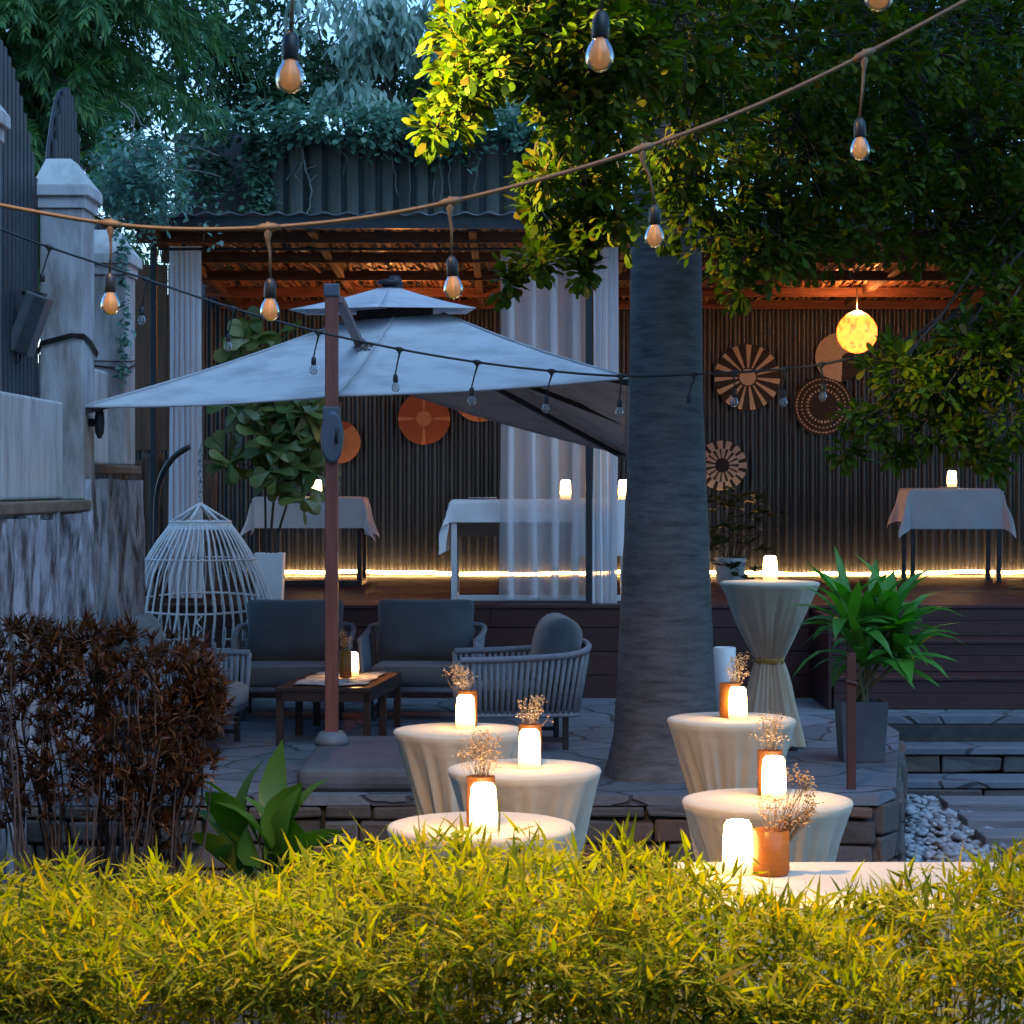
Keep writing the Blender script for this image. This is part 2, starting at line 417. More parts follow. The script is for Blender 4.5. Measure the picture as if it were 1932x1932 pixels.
# sleepers and pebbles beside the terrace
sl = thing("sleeper_path", "grey timber sleepers set flat in the pebbles below the stone steps", "path", (4.2, 16, 0))
slm = mat("old_sleeper", (.12, .125, .14), (.20, .2, .21), 3, .8, 0, (1, 9, 9), bump=.5)
for k, yy in enumerate((16.55, 15.72, 14.95, 14.2)):
    b = MB(); b.box(3.12 + R.uniform(-.05, .05), 5.6, yy, yy + .36, -.05, .125); b.build("sleeper", slm, sl, bevel=.012)
ico = bmesh.new(); bmesh.ops.create_icosphere(ico, subdivisions=1, radius=1.0)
iv = np.array([v.co[:] for v in ico.verts]); iff = np.array([[v.index for v in f.verts] for f in ico.faces]); ico.free()
def pebbles(name, m, pts, size, org=None):
    n = len(pts); k = len(iv)
    sc = size[:, None] * np.stack([rng.uniform(.7, 1.3, n), rng.uniform(.7, 1.3, n), rng.uniform(.4, .75, n)], 1)
    V = iv[None] * sc[:, None, :] * rng.uniform(.85, 1.15, (n, k, 1))
    a = rng.uniform(0, 6.28, n); c, s_ = np.cos(a), np.sin(a)
    x = V[..., 0] * c[:, None] - V[..., 1] * s_[:, None]; yv = V[..., 0] * s_[:, None] + V[..., 1] * c[:, None]
    V = np.stack([x, yv, V[..., 2]], -1) + pts[:, None, :]
    Fc = (iff[None] + (np.arange(n) * k)[:, None, None]).reshape(-1, 3)
    me = bpy.data.meshes.new(name); me.from_pydata(V.reshape(-1, 3).tolist(), [], Fc.tolist()); me.update()
    me.polygons.foreach_set("use_smooth", np.ones(len(me.polygons), dtype=bool))
    return link_mesh(name, me, m, None, org)
pp = np.stack([rng.uniform(2.25, 5.6, 6500), rng.uniform(12.6, 17.2, 6500), rng.uniform(.0, .045, 6500)], 1)
pp[:, 2] += .07 * np.exp(-((pp[:, 0] - 2.75) ** 2) / .25) * np.clip((pp[:, 1] - 13.5) / 3, 0, 1)
inside = (pp[:, 0] < 2.32 + (pp[:, 1] - 13.79) * .177 + .05) & (pp[:, 1] > 13.4)
pp = pp[~inside]
tag(pebbles("pebbles", islandmat("pebble", [(.16, .17, .19), (.34, .36, .39), (.24, .25, .27), (.42, .43, .45)], .6, .2, 20, grain=.3), pp, rng.uniform(.022, .048, len(pp))), "pale grey pebbles lying between the terrace side and the sleepers", "pebbles", kind="stuff")

# corrugated back wall
pitch, amp = .098, .02
nx = int(15 / pitch) * 10
c = MB(); 
vs = []
for zi in (DZ, 3.0, 4.6):
    for i in range(nx + 1):
        x = -4.6 + 15 * i / nx
        vs.append((x, 26.0 - amp * math.cos(2 * math.pi * x / pitch), zi))
c.add(vs, [(j*(nx+1)+i, j*(nx+1)+i+1, (j+1)*(nx+1)+i+1, (j+1)*(nx+1)+i) for j in range(2) for i in range(nx)])
cw = c.build("corrugated_wall", corr, smooth=True, org=(2, 26, DZ))
tag(cw, "dark corrugated metal wall at the back of the wooden deck", "wall")

# roof over the deck
roof = thing("deck_roof", "low reed-lined roof with wooden beams over the back deck", "roof", (2, 22, 4.5))
def rz_at(y): return 4.67 - (y - 19.5) * .022
c = MB(); nx = int(13.4 / .2) * 8; vs = []
for yy in (19.35, 26.6):
    for i in range(nx + 1):
        x = -3.35 + 13.4 * i / nx
        vs.append((x, yy + (R.uniform(-.0, .0)), rz_at(yy) + .062 + .014 * math.cos(2 * math.pi * x / .2)))
c.add(vs, [(i, i + 1, nx + 2 + i, nx + 1 + i) for i in range(nx)])
c.build("roof_sheet", greym, roof, smooth=True, solid=.003)
c = MB(); c.box(-3.3, 10, 19.42, 19.48, rz_at(19.5) - .055, rz_at(19.5) + .045); c.build("fascia_board", darkm, roof)
for yy in (20.0, 21.45, 22.95, 24.5, 25.8):
    c = MB(); z = rz_at(yy); c.box(-3.3, 10, yy, yy + .05, z - .105, z - .005); c.build("purlin", beamw, roof, bevel=.006)
for k in range(10):
    x0 = -3.1 + k * 1.38
    c = MB(); c.beam((x0 + .0, 19.5, rz_at(19.5) - .035), (x0 + .0, 26.0, rz_at(26) - .035), .07, .09); c.build("rafter", raftw, roof, bevel=.006)
c = MB(); x = -3.3
while x < 10:
    for y0, y1 in ((19.6, 21.3), (21.2, 22.9), (22.8, 24.4), (24.3, 26.0)):
        a = R.uniform(-.16, .16) + .05; dz = R.uniform(-.035, .0)
        xa, xb = x + R.uniform(-.02, .02), x + a
        c.beam((xa, y0 + R.uniform(-.05, .1), rz_at(y0) + .028 + dz), (xb, y1 + R.uniform(-.25, .05), rz_at(y1) + .02 + dz * R.uniform(.2, 1.6)), R.uniform(.018, .038), .008)
    x += .036
c.build("reed_lining", reed, roof)
for k, xx in enumerate((290, 1111)):
    yp = 20.15 if k == 0 else 19.74; px = P(xx, 900, yp).x; c = MB(); c.box(px - .028, px + .028, yp - .03, yp + .03, DZ, rz_at(20) - .1)
    o = c.build("roof_post", darkm, org=(px, yp, DZ), bevel=.004)
    tag(o, ["slim black steel roof post at the left end of the deck, by the hanging chair", "slim black steel roof post standing between the white curtains"][k], "post", "roof posts of the deck")

# glowing rope light along the foot of the corrugated wall
ledm = emit("rope_light_glow", (1.0, .50, .16), 7)
c = MB()
pts = []
for i in range(130):
    x = -2.75 + i * .075; pts.append((x, 25.90 + .012 * math.sin(i * .7), DZ + .03 + .012 * math.sin(i * .13) + .006 * math.sin(i * .61)))
c.tube(pts, .021, 6)
tag(c.build("rope_light", ledm, smooth=True, org=(0, 25.9, DZ)), "glowing warm rope light lying along the foot of the corrugated wall", "rope light")

# ------------------------------------------------------------------ left boundary: columns, low walls, bark base, slat fences
def column(xr, y0, y1, z0, ztop, label, wid=.29):
    o = thing("fence_column", label, "column", (xr - wid / 2, (y0 + y1) / 2, z0), "rendered columns of the left boundary")
    x0 = xr - wid; c = MB(); c.box(x0, xr, y0, y1, z0, ztop - .35); c.build("shaft", worn, o, bevel=.012)
    c = MB(); e = .035
    c.box(x0 - e * .5, xr + e * .5, y0 - e * .5, y1 + e * .5, ztop - .349, ztop - .27)
    c.box(x0 - e - .012, xr + e + .012, y0 - e - .012, y1 + e + .012, ztop - .268, ztop - .2)
    a = e + .012; t = .10
    lo = [(x0 - a, y0 - a, ztop - .199), (xr + a, y0 - a, ztop - .199), (xr + a, y1 + a, ztop - .199), (x0 - a, y1 + a, ztop - .199)]
    hi = [(x0 + t * .2, y0 + t, ztop), (xr - t, y0 + t, ztop), (xr - t, y1 - t, ztop), (x0 + t * .2, y1 - t, ztop)]
    c.add(lo + hi, [(0, 3, 2, 1), (4, 5, 6, 7), (0, 1, 5, 4), (1, 2, 6, 5), (2, 3, 7, 6), (3, 0, 4, 7)])
    c.build("column_cap", whitep, o, bevel=.006)
    return o
column(-2.90, 12.45, 12.93, 2.33, 4.72, "nearest white rendered fence column, cut by the left picture edge")
column(-2.90, 15.40, 15.84, 2.33, 4.65, "flaking white column with a sloped cap, a cable tied round it")
column(-2.90, 17.13, 17.55, 2.58, 4.36, "smaller far white column beside the ivy and the dark roof post")
def lowwall(y0, y1, z0, z1, label, tilt=0):
    c = MB(); c.box(-3.35, -3.03, y0, y1, z0, z1)
    o = c.build("boundary_wall", whitep, org=(-3.2, (y0 + y1) / 2, z0), bevel=.022, seg=3); tag(o, label, "wall", "white low walls between the columns")
lowwall(12.94, 15.39, 2.335, 2.99, "pale blue-white low wall in front of the floodlight, rounded at its top")
lowwall(15.85, 17.12, 2.577, 3.28, "short white low wall between the flaking column and the far column")
c = MB(); c.box(-3.4, -2.86, 12.3, 15.86, 2.255, 2.33)
tag(c.build("wall_ledge", mat("ledge_stone", (.12, .085, .06), (.2, .15, .11), 5, .8, bump=.5), org=(-3.1, 14, 2.25), bevel=.012), "brown stone ledge under the nearer white wall", "ledge")
c = MB(); c.box(-3.4, -2.86, 15.87, 17.6, 2.51, 2.575)
tag(c.build("wall_ledge", MATS["ledge_stone"], org=(-3.1, 16.7, 2.5), bevel=.012), "short brown stone ledge under the farther white wall", "ledge")
def barkwall(y0, y1, z0, z1, label, x=-2.88, seed=0, m=bark, n=None):
    c = MB(); L = y1 - y0; k = n or max(1, round(L / .42)); ys = [y0 + L * i / k for i in range(k + 1)]
    for i in range(1, k): ys[i] += R.uniform(-.08, .08)
    for a, b in zip(ys[:-1], ys[1:]):
        off = R.uniform(0, .06); zt = z1 - R.uniform(0, .05)
        def f(u, v, a=a, b=b, off=off, zt=zt):
            yy = a + .012 + (b - a - .024) * u; zz = z0 + (zt - z0) * v
            bulge = .09 * math.sqrt(max(0, 1 - (2 * u - 1) ** 2))
            nn = noise.fractal(Vector((yy * 7 + seed, zz * 1.1, seed * 3.1)), 1.0, 2.2, 5)
            n2 = noise.noise(Vector((yy * 22, zz * 3.5, seed)))
            return (x - .07 + off + bulge + nn * .055 + n2 * .02, yy + .02 * noise.noise(Vector((zz * 2, yy * 3, 5))), zz)
        c.grid(f, 26, 60)
    c.box(x - .5, x - .08, y0, y1, z0, z1 + .004)
    o = c.build("bark_wall", m, smooth=True, org=(x - .1, (y0 + y1) / 2, z0)); return tag(o, label, "wall", "bark-clad retaining walls under the columns")
barkwall(11.4, 15.42, 0, 2.26, "retaining wall clad in grey stripped bark behind the dark red bush", seed=2)
barkwall(15.45, 17.6, PZ, 2.51, "taller bark-clad pillar wall beside the white hanging chair", seed=7)
def slat_panel(y0, y1, z0, label, zs=4.45, peak=.78):
    o = thing("slat_fence", label, "fence", (-3.2, (y0 + y1) / 2, z0), "arched slat fences between the columns"); c = MB(); y = y0
    def top(y): return zs + peak * math.sin(math.pi * min(1, max(0, (y - y0) / (y1 - y0)))) ** .8
    while y < y1 - .05:
        for zt in (top(y + .045),): c.box(-3.225, -3.2, y, y + .085, z0, zt)
        y += .118
    c.build("slats", slatm, o, bevel=.004)
    c = MB(); c.tube([(-3.25, y0 + (y1 - y0) * i / 20, top(y0 + (y1 - y0) * i / 20) - .03) for i in range(21)], .022, 6)
    c.build("arched_rail", slatm, o)
    for zz in (z0 + .25, zs - .15): c = MB(); c.box(-3.26, -3.226, y0, y1, zz, zz + .05); c.build("cross_rail", slatm, o)
slat_panel(12.95, 15.38, 2.99, "tall dark slat fence with an arched top, behind the floodlight")
slat_panel(15.86, 17.11, 3.28, "arched dark slat fence rising behind the capped flaking column", peak=.85)
slat_panel(17.56, 18.7, 3.0, "low end of dark slat fence half covered by ivy near the roof corner", zs=4.2, peak=.35)

# wood screen behind the hanging chair, left end of the deck
c = MB()
for k in range(5):
    x0 = -3.62 + k * .155; c.box(x0, x0 + .148, 20.9 + R.uniform(0, .01), 20.94, 2.75, 4.45)
o = c.build("board_screen", mat("orange_board", (.22, .10, .05), (.13, .06, .03), 3, .7, 0, (9, 9, .7), bump=.4), org=(-3.3, 20.9, 2.7), bevel=.006)
tag(o, "brown upright board screen at the left end of the deck", "screen")
c = MB()
for k in range(6):
    cx = -3.62 + k * .165
    def f(u, v, cx=cx, k=k):
        a = math.pi * (1 + u); zz = DZ + (2.72 - DZ - .06 * (k % 2)) * v; r = .085 + .012 * noise.noise(Vector((u * 4 + k * 9, zz * 2, k)))
        return (cx + r * math.cos(a) + .012 * math.sin(zz * 3 + k), 20.92 + r * math.sin(a) - .02, zz)
    c.grid(f, 14, 24)
o = c.build("log_screen", logm, smooth=True, org=(-3.3, 20.9, DZ), solid=.02); tag(o, "row of weathered brown logs under the board screen, behind the hanging chair", "screen")

# half-round log fence above the roof, dark panel at its left
lf = thing("log_fence", "tall fence of dark half-round logs rising behind the deck roof", "fence", (-1.4, 29, 4.3))
logd = islandmat("dark_log", [(.09, .085, .08), (.19, .18, .165), (.12, .115, .11), (.22, .205, .185)], .8, .5, 5, (8, 8, .7))
c = MB(); x = P(512, 0, 29).x
while x < 1.0:
    r = R.uniform(.075, .095); zt = 6.95 + R.uniform(-.05, .05); dy = R.uniform(-.03, .03)
    c.add([(x + r + r * math.sin(q_), 28.98 + dy - .045 * math.cos(q_) ** .5 * 1.0, z_) for z_ in (4.3, zt) for q_ in [-1.57 + 3.14 * k / 6 for k in range(7)]], [(k, k + 1, k + 8, k + 7) for k in range(6)] + [tuple(range(13, 6, -1))]); x += 2 * r + R.uniform(.045, .075)
c.build("logs", logd, lf, smooth=True)
c = MB(); c.box(P(505, 0, 29).x, 1.1, 29.06, 29.12, 4.2, 6.9); c.build("backing_board", darkm, lf)
c = MB(); c.box(P(330, 0, 29.3).x, P(506, 0, 29.3).x, 29.25, 29.35, 4.2, 6.95)
tag(c.build("garden_wall", mat("dark_render", (.06, .062, .07), (.10, .10, .108), 2, .85, bump=.3), org=(-3.7, 29.3, 4.2)), "dark rendered wall panel beside the log fence, hung with ivy", "wall")
# ------------------------------------------------------------------ plants
def stem_mesh(name, paths, m, parent, seg=6):
    c = MB()
    for pts, r0, r1 in paths:
        n = len(pts); c.tube(pts, [r0 + (r1 - r0) * i / max(1, n - 1) for i in range(n)], seg, cap=False)
    return c.build(name, m, parent, smooth=True)
def wander(a, b, n=6, amp=.06):
    a, b = Vector(a), Vector(b); L = (b - a).length; out = []
    o1, o2 = R.uniform(0, 50), R.uniform(0, 50)
    for i in range(n + 1):
        t = i / n; k = math.sin(math.pi * t)
        out.append(a.lerp(b, t) + Vector((noise.noise(Vector((o1, t * 2.3, 0))), noise.noise(Vector((o2, t * 2.3, 4))), noise.noise(Vector((o1, o2, t * 2)))))* amp * L * (.4 + k))
    return out
brown = mat("twig", (.03, .022, .016), (.055, .042, .032), 12, .8)

# --- the big tree in front of the deck
tree = thing("garden_tree", "big tree with a smooth grey trunk and lit leafy crown over the terrace", "tree", (.97, 14.35, PZ))
trunkm, tn, tl, tb = newmat("palm_trunk")
tc = tn.new("ShaderNodeTexCoord"); mp = tn.new("ShaderNodeMapping"); mp.inputs["Scale"].default_value = (1.9, 1.9, 11); tl.new(tc.outputs["Object"], mp.inputs[0])
n1 = tn.new("ShaderNodeTexNoise"); n1.inputs["Scale"].default_value = 2.2; n1.inputs["Detail"].default_value = 9; n1.inputs["Roughness"].default_value = .75; tl.new(mp.outputs[0], n1.inputs["Vector"])
n2 = tn.new("ShaderNodeTexNoise"); n2.inputs["Scale"].default_value = 2.0; n2.inputs["Detail"].default_value = 4; tl.new(tc.outputs["Object"], n2.inputs["Vector"])
cr = tn.new("ShaderNodeValToRGB"); cr.color_ramp.elements[0].position = .30; cr.color_ramp.elements[0].color = (.035, .033, .033, 1); cr.color_ramp.elements[1].position = .58; cr.color_ramp.elements[1].color = (.135, .132, .135, 1)
tl.new(n1.outputs["Fac"], cr.inputs[0])
mm = tn.new("ShaderNodeMixRGB"); mm.blend_type = 'MULTIPLY'; mm.inputs[0].default_value = .6; tl.new(cr.outputs[0], mm.inputs[1]); r2 = tn.new("ShaderNodeValToRGB"); r2.color_ramp.elements[0].position = .35; r2.color_ramp.elements[0].color = (.35, .32, .30, 1); r2.color_ramp.elements[1].position = .65; r2.color_ramp.elements[1].color = (1, 1, 1, 1)
n2.inputs["Detail"].default_value = 8; tl.new(n2.outputs["Fac"], r2.inputs[0]); tl.new(r2.outputs[0], mm.inputs[2]); mm.inputs[0].default_value = .35
tl.new(mm.outputs[0], tb.inputs["Base Color"]); bp = tn.new("ShaderNodeBump"); bp.inputs["Strength"].default_value = .45; bp.inputs["Distance"].default_value = .010
tl.new(n1.outputs["Fac"], bp.inputs["Height"]); tl.new(bp.outputs[0], tb.inputs["Normal"]); tb.inputs["Roughness"].default_value = .7
c = MB(); prof = [(.40, -.02), (.365, .10), (.335, .25), (.315, .5), (.295, .9), (.272, 1.4), (.250, 1.9), (.235, 2.3), (.228, 2.8), (.222, 3.3), (.216, 3.8), (.21, 4.4), (.20, 5.0), (.18, 5.6), (.12, 6.3)]
def trunk_fn(r, z, a):
    fl = max(0, 1 - z / .5)
    return r * (1 + .06 * fl * math.sin(5 * a + 1) + .012 * noise.noise(Vector((a * 1.2, z * 9, 1))) + .02 * noise.noise(Vector((math.cos(a), math.sin(a), z * .8))))
fine = []
for (r0, z0), (r1, z1) in zip(prof[:-1], prof[1:]):
    for i in range(8): fine.append((r0 + (r1 - r0) * i / 8, z0 + (z1 - z0) * i / 8))
fine.append(prof[-1])
c.lathe(fine, (.97, 14.35, PZ), 40, trunk_fn); c.build("trunk", trunkm, tree, smooth=True)
leafg = leafmat("tree_leaf", [(.032, .068, .009), (.048, .09, .010), (.07, .115, .011), (.036, .075, .010), (.09, .115, .013), (.11, .075, .02)], .45, .5, spec=.12)
# crown clumps: pixel x, y, depth, half extents in metres (x, y, z), twigs
CL = [(985, 40, 10.6, .50, .5, .33, 60), (905, 120, 10.4, .24, .4, .24, 34), (855, 190, 10.3, .12, .2, .16, 15), (820, 235, 10.3, .07, .1, .10, 7), (960, 20, 10.7, .22, .3, .12, 16),
      (1120, 90, 10.8, .45, .5, .35, 55), (1100, 220, 10.9, .30, .4, .16, 22), (1050, 150, 10.8, .25, .3, .15, 18),
      (1030, 330, 11.0, .13, .2, .12, 13), (1100, 320, 11.2, .22, .3, .20, 26), (1010, 390, 11.2, .08, .12, .08, 6), (1150, 400, 11.4, .22, .3, .2, 26), (1090, 435, 11.4, .16, .2, .12, 14), (1010, 490, 11.3, .12, .2, .11, 13), (955, 530, 11.3, .05, .1, .09, 5), (1100, 510, 11.4, .07, .1, .10, 6),
      (1250, 60, 11.5, .6, .8, .45, 70), (1290, 230, 12.2, .5, .7, .4, 60), (1330, 370, 12.6, .42, .5, .30, 44), (1430, 460, 12.8, .45, .5, .25, 40), (1400, 540, 12.8, .10, .2, .14, 8),
      (1480, 90, 12.5, .7, 1, .5, 70), (1530, 270, 13.0, .75, 1, .45, 80), (1600, 410, 13.2, .7, .8, .28, 64), (1500, 440, 13.2, .5, .6, .25, 36),
      (1700, 90, 12.8, .8, 1, .5, 70), (1760, 270, 13.2, .75, 1, .45, 72), (1800, 420, 13.4, .7, .8, .30, 60), (1900, 60, 13, .7, 1, .6, 60), (1930, 300, 13.4, .6, .9, .6, 60), (1940, 440, 13.5, .5, .6, .3, 36),
      (1860, 490, 13.2, .3, .4, .15, 18), (1700, 690, 12.6, .24, .4, .12, 16), (1760, 730, 12.6, .36, .4, .16, 26), (1870, 670, 12.6, .34, .4, .24, 34), (1640, 790, 12.5, .16, .25, .13, 11), (1600, 850, 12.5, .08, .2, .08, 4), (1770, 820, 12.6, .30, .3, .14, 18), (1890, 790, 12.6, .30, .4, .26, 26), (1930, 600, 12.6, .25, .3, .25, 22), (1900, 540, 12.9, .3, .3, .15, 18), (1872, 865, 12.6, .12, .2, .10, 7), (1690, 860, 12.6, .1, .2, .06, 4),
      (1350, -120, 12.0, 1.0, 1.2, .6, 70), (1650, -150, 12.8, 1.2, 1.2, .6, 70), (1050, -110, 11.0, .6, .8, .4, 40), (2100, 250, 13.2, .8, 1, 1.0, 60)]
pos, dr, paths = [], [], []
hub = Vector((.97, 14.35, PZ + 5.7))
for (px, py, dd, ex, ey, ez, nt) in CL:
    cc = P(px, py, dd)
    start = hub + Vector((0, 0, R.uniform(-.5, .5))) if py < 480 or px < 1500 else P(2040, 300, 13.4)
    limb = wander(start, cc, 8, .06); paths.append((limb, .03 if py < 480 else .013, .006))
    tw = inball(int(nt * 2.25), cc, (ex, ey, ez))
    for q in tw:
        q = Vector(q); fr = limb[R.randint(6, 8)]
        if R.random() < .35: paths.append((wander(fr, q, 4, .12), .006, .0025))
        out = (q - cc); out = Vector((out.x / ex, out.y / ey, out.z / ez)) + Vector((0, -.25, .1))
        if out.length < .01: out = Vector((0, 0, 1))
        out.normalize(); k = R.randint(7, 11)
        ds = rdir(k, tuple(out * 1.0), .75)
        for j in range(k):
            pos.append(q + Vector(ds[j]) * .012 - out * R.uniform(0, .07)); dr.append(ds[j])
N = len(pos)
leaf_cloud("crown", leafg, pos, dr, rng.uniform(.052, .118, N), rng.uniform(.012, .0245, N), 'obov', tree, roll=.9, curl=rng.uniform(.3, 2.2, N))
stem_mesh("branches", paths, brown, tree, 5)

# --- clipped bamboo hedge in the foreground
hedge = thing("bamboo_hedge", "clipped bamboo hedge with narrow yellow-green leaves across the foreground", "hedge", (0, 5.8, 0))
leafb = leafmat("bamboo_leaf", [(.075, .112, .008), (.11, .148, .009), (.15, .165, .011), (.06, .10, .008), (.16, .145, .016), (.13, .162, .011), (.22, .16, .03)], .45, .6, spec=.06)
n = 98000
hx = rng.uniform(-2.2, 2.2, n); hy = rng.uniform(5.15, 6.35, n)
def htop(x, y):
    px = x / 6.15 * F + XC
    py = np.interp(px, [-300, 0, 200, 430, 560, 700, 860, 960, 1080, 1180, 1250, 1380, 1480, 1560, 1620, 1700, 1800, 1932, 2200], [1660, 1665, 1660, 1670, 1645, 1612, 1602, 1600, 1632, 1612, 1632, 1672, 1672, 1715, 1722, 1672, 1662, 1625, 1620])
    t = CZ - (py - YH) / F * 6.15 + .026 * np.sin(x * 19 + y * 7 + 2 * np.sin(x * 5)) + .022 * np.sin(y * 13 + x * 9 + 2 * np.sin(y * 4 + x * 3)) + .012 * np.sin(x * 47 + y * 31)
    return t - .16 * np.clip((5.45 - y) / .3, 0, 1) ** 2
tt = htop(hx, hy); dep = rng.exponential(.17, n)
front = rng.random(n) < .42
hy = np.where(front, 5.15 + rng.exponential(.14, n), hy); hz = np.where(front, rng.uniform(.85, 1.36, n), 0)
hz = np.where(front, np.minimum(hz, htop(hx, hy)), tt - dep)
pos = np.stack([hx, hy, hz], 1)
cn = np.array([noise.noise(Vector((p_[0] * 5.5, p_[1] * 5.5, p_[2] * 6.5))) + .55 * noise.noise(Vector((p_[0] * 15, p_[1] * 15 + 7, p_[2] * 15))) for p_ in pos])
keep = cn > np.where(front, .13, -.20); pos = pos[keep]; front = front[keep]; n = len(pos)
drs = rdir(n, (0, 0, 0), .9); drs[:, 2] = drs[:, 2] * .55 + np.where(front, -.15, .42); drs[:, 1] -= np.where(front, .55, .12)
leaf_cloud("foliage", leafb, pos, drs, np.clip(rng.lognormal(-2.82, .36, n), .028, .12), rng.uniform(.0034, .0074, n), 'bamboo', hedge, roll=.8, curl=rng.uniform(.2, 2.5, n))
m_ = 520; sx = rng.uniform(-2.2, 2.2, m_); sy = rng.uniform(5.2, 6.3, m_); st_ = htop(sx, sy) - .02
spn = []
for i in range(m_):
    p0 = Vector((sx[i], sy[i], st_[i] - .03)); up = Vector((R.uniform(-.4, .4), R.uniform(-.5, .2), 1))
    for j in range(R.randint(3, 5)): spn.append((p0 + up * .02 * j, up + Vector((R.uniform(-.7, .7), R.uniform(-.7, .7), R.uniform(-.2, .3)))))
leaf_cloud("shoots", leafb, [a for a, b in spn], [b for a, b in spn], rng.uniform(.04, .092, len(spn)), rng.uniform(.0035, .0068, len(spn)), 'bamboo', hedge, roll=.8)
paths = []
for i in range(520):
    x, y = R.uniform(-2.2, 2.2), R.uniform(5.25, 6.3); t = float(htop(np.array(x), np.array(y)))
    paths.append((wander((x + R.uniform(-.1, .1), y, 0), (x, y + R.uniform(-.1, .1), t - R.uniform(.02, .1)), 5, .04), .004, .0015))
stem_mesh("canes", paths, mat("cane", (.10, .085, .03), (.16, .11, .05), 9, .6), hedge, 4)

# --- dark red bush on the left
bush = thing("red_bush", "dark red-brown leafy bush with many upright stems at left", "bush", (-2.2, 11.6, 0))
leafr = leafmat("red_leaf", [(.045, .018, .013), (.07, .028, .017), (.045, .03, .019), (.14, .058, .02), (.04, .03, .018), (.11, .05, .016), (.025, .028, .02), (.06, .022, .016)], .3, .4)
cl = [(60, 1260, 11.4, .45, .4, .22, 95), (180, 1250, 11.5, .4, .4, .2, 95), (290, 1260, 11.6, .32, .4, .2, 80), (375, 1270, 11.6, .17, .25, .16, 50), (385, 1340, 11.6, .15, .25, .16, 45), (330, 1370, 11.5, .25, .3, .2, 60), (210, 1370, 11.4, .4, .3, .2, 60), (80, 1350, 11.4, .4, .3, .2, 50),
      (340, 1470, 11.5, .16, .3, .2, 34), (270, 1500, 11.5, .2, .3, .22, 30), (-60, 1270, 11.4, .4, .4, .3, 60), (150, 1440, 11.5, .4, .3, .2, 80), (60, 1500, 11.5, .3, .3, .2, 50), (230, 1480, 11.4, .3, .3, .22, 60), (320, 1450, 11.4, .2, .3, .2, 40), (370, 1420, 11.5, .12, .25, .16, 26), (400, 1310, 11.6, .09, .2, .12, 24), (300, 1580, 11.5, .14, .3, .18, 20), (240, 1200, 11.6, .12, .3, .06, 18), (120, 1195, 11.5, .25, .3, .07, 32), (30, 1180, 11.5, .2, .3, .07, 26)]
pos, dr, paths = [], [], []
for (px, py, dd, ex, ey, ez, nt) in cl:
    cc = P(px, py, dd)
    for q in inball(nt, cc, (ex, ey, ez)):
        q = Vector(q); k = R.randint(12, 18); out = Vector(((q.x - cc.x) / ex, (q.y - cc.y) / ey - .3, .55)); ds = rdir(k, tuple(out.normalized() * .9), .75)
        ln = R.uniform(.08, .14)
        for j in range(k): pos.append(q - out * .05 * R.random()); dr.append(ds[j])
        if R.random() < .085:
            bx = -2.15 + (q.x + 2.15) * R.uniform(.45, .85); base = Vector((bx, q.y + R.uniform(-.15, .15), 0))
            paths.append((wander(base, q, 7, .05), .010, .003))
N = len(pos)
leaf_cloud("foliage", leafr, pos, dr, rng.uniform(.04, .10, N), rng.uniform(.004, .0085, N), 'bamboo', bush, roll=1.0, curl=rng.uniform(.5, 4, N))
stem_mesh("stems", paths, mat("dark_stem", (.03, .022, .02), (.06, .045, .04), 12, .8), bush, 5)

# --- broad-leaved plant in front of the terrace wall
broad = thing("broadleaf_plant", "broad-leaved green plant growing before the terrace wall beside the red bush", "plant", (-1.15, 11.9, 0))
leafl = leafmat("broad_leaf", [(.07, .17, .03), (.11, .23, .04), (.055, .14, .035), (.16, .24, .045)], .32, .35)
base = P(510, 1690, 11.9); base.z = .35
tips = [(522, 1408), (470, 1432), (385, 1450), (372, 1515), (395, 1480), (430, 1500), (596, 1462), (560, 1470), (620, 1560), (640, 1555), (400, 1590), (655, 1600), (560, 1540), (480, 1500), (540, 1500), (360, 1560), (450, 1560), (600, 1620), (420, 1640), (520, 1600), (575, 1590)]
ps, ds, ls, ws, paths = [], [], [], [], []
for (tx, ty) in tips:
    t = P(tx, ty, 11.9 + R.uniform(-.35, .25)); b0 = base + Vector((R.uniform(-.12, .12), R.uniform(-.1, .1), 0))
    v = t - b0; root = b0 + v * R.uniform(.12, .3); ps.append(root); ds.append(t - root); ls.append((t - root).length * 1.03); ws.append(R.uniform(.065, .105))
    paths.append(([Vector((base.x, base.y, 0)).lerp(b0, 0.0), b0 + Vector((0, 0, -.1)), root], .012, .006))
leaf_cloud("foliage", leafl, ps, ds, np.array(ls), np.array(ws), 'broad', broad, roll=.9)
stem_mesh("stalks", paths, mat("green_stalk", (.05, .09, .02)), broad)

# --- dracaena in a square planter on the terrace
pc = PG(1632, 1440, PZ); pc.y += .17; pw = .158
pot = thing("square_planter", "dark grey square planter standing on the terrace edge by the stone steps", "planter", (pc.x, pc.y, PZ))
c = MB(); z1 = PZ + .40
c.add([(pc.x + sx * pw * k, pc.y + sy * pw * k, z) for (k, z) in ((.86, PZ + .002), (1, z1), (.9, z1), (.88, z1 - .05)) for (sx, sy) in ((-1,-1),(1,-1),(1,1),(-1,1))],
      [(0, 3, 2, 1)] + [(4*r + i, 4*r + (i+1) % 4, 4*r + 4 + (i+1) % 4, 4*r + 4 + i) for r in range(3) for i in range(4)])
c.build("planter_box", mat("slate_planter", (.055, .065, .085), (.08, .09, .11), 6, .6, bump=.15), pot, bevel=.004)
c = MB(); c.box(pc.x - pw * .88, pc.x + pw * .88, pc.y - pw * .88, pc.y + pw * .88, z1 - .06, z1 - .045); c.build("potting_soil", soil, pot)
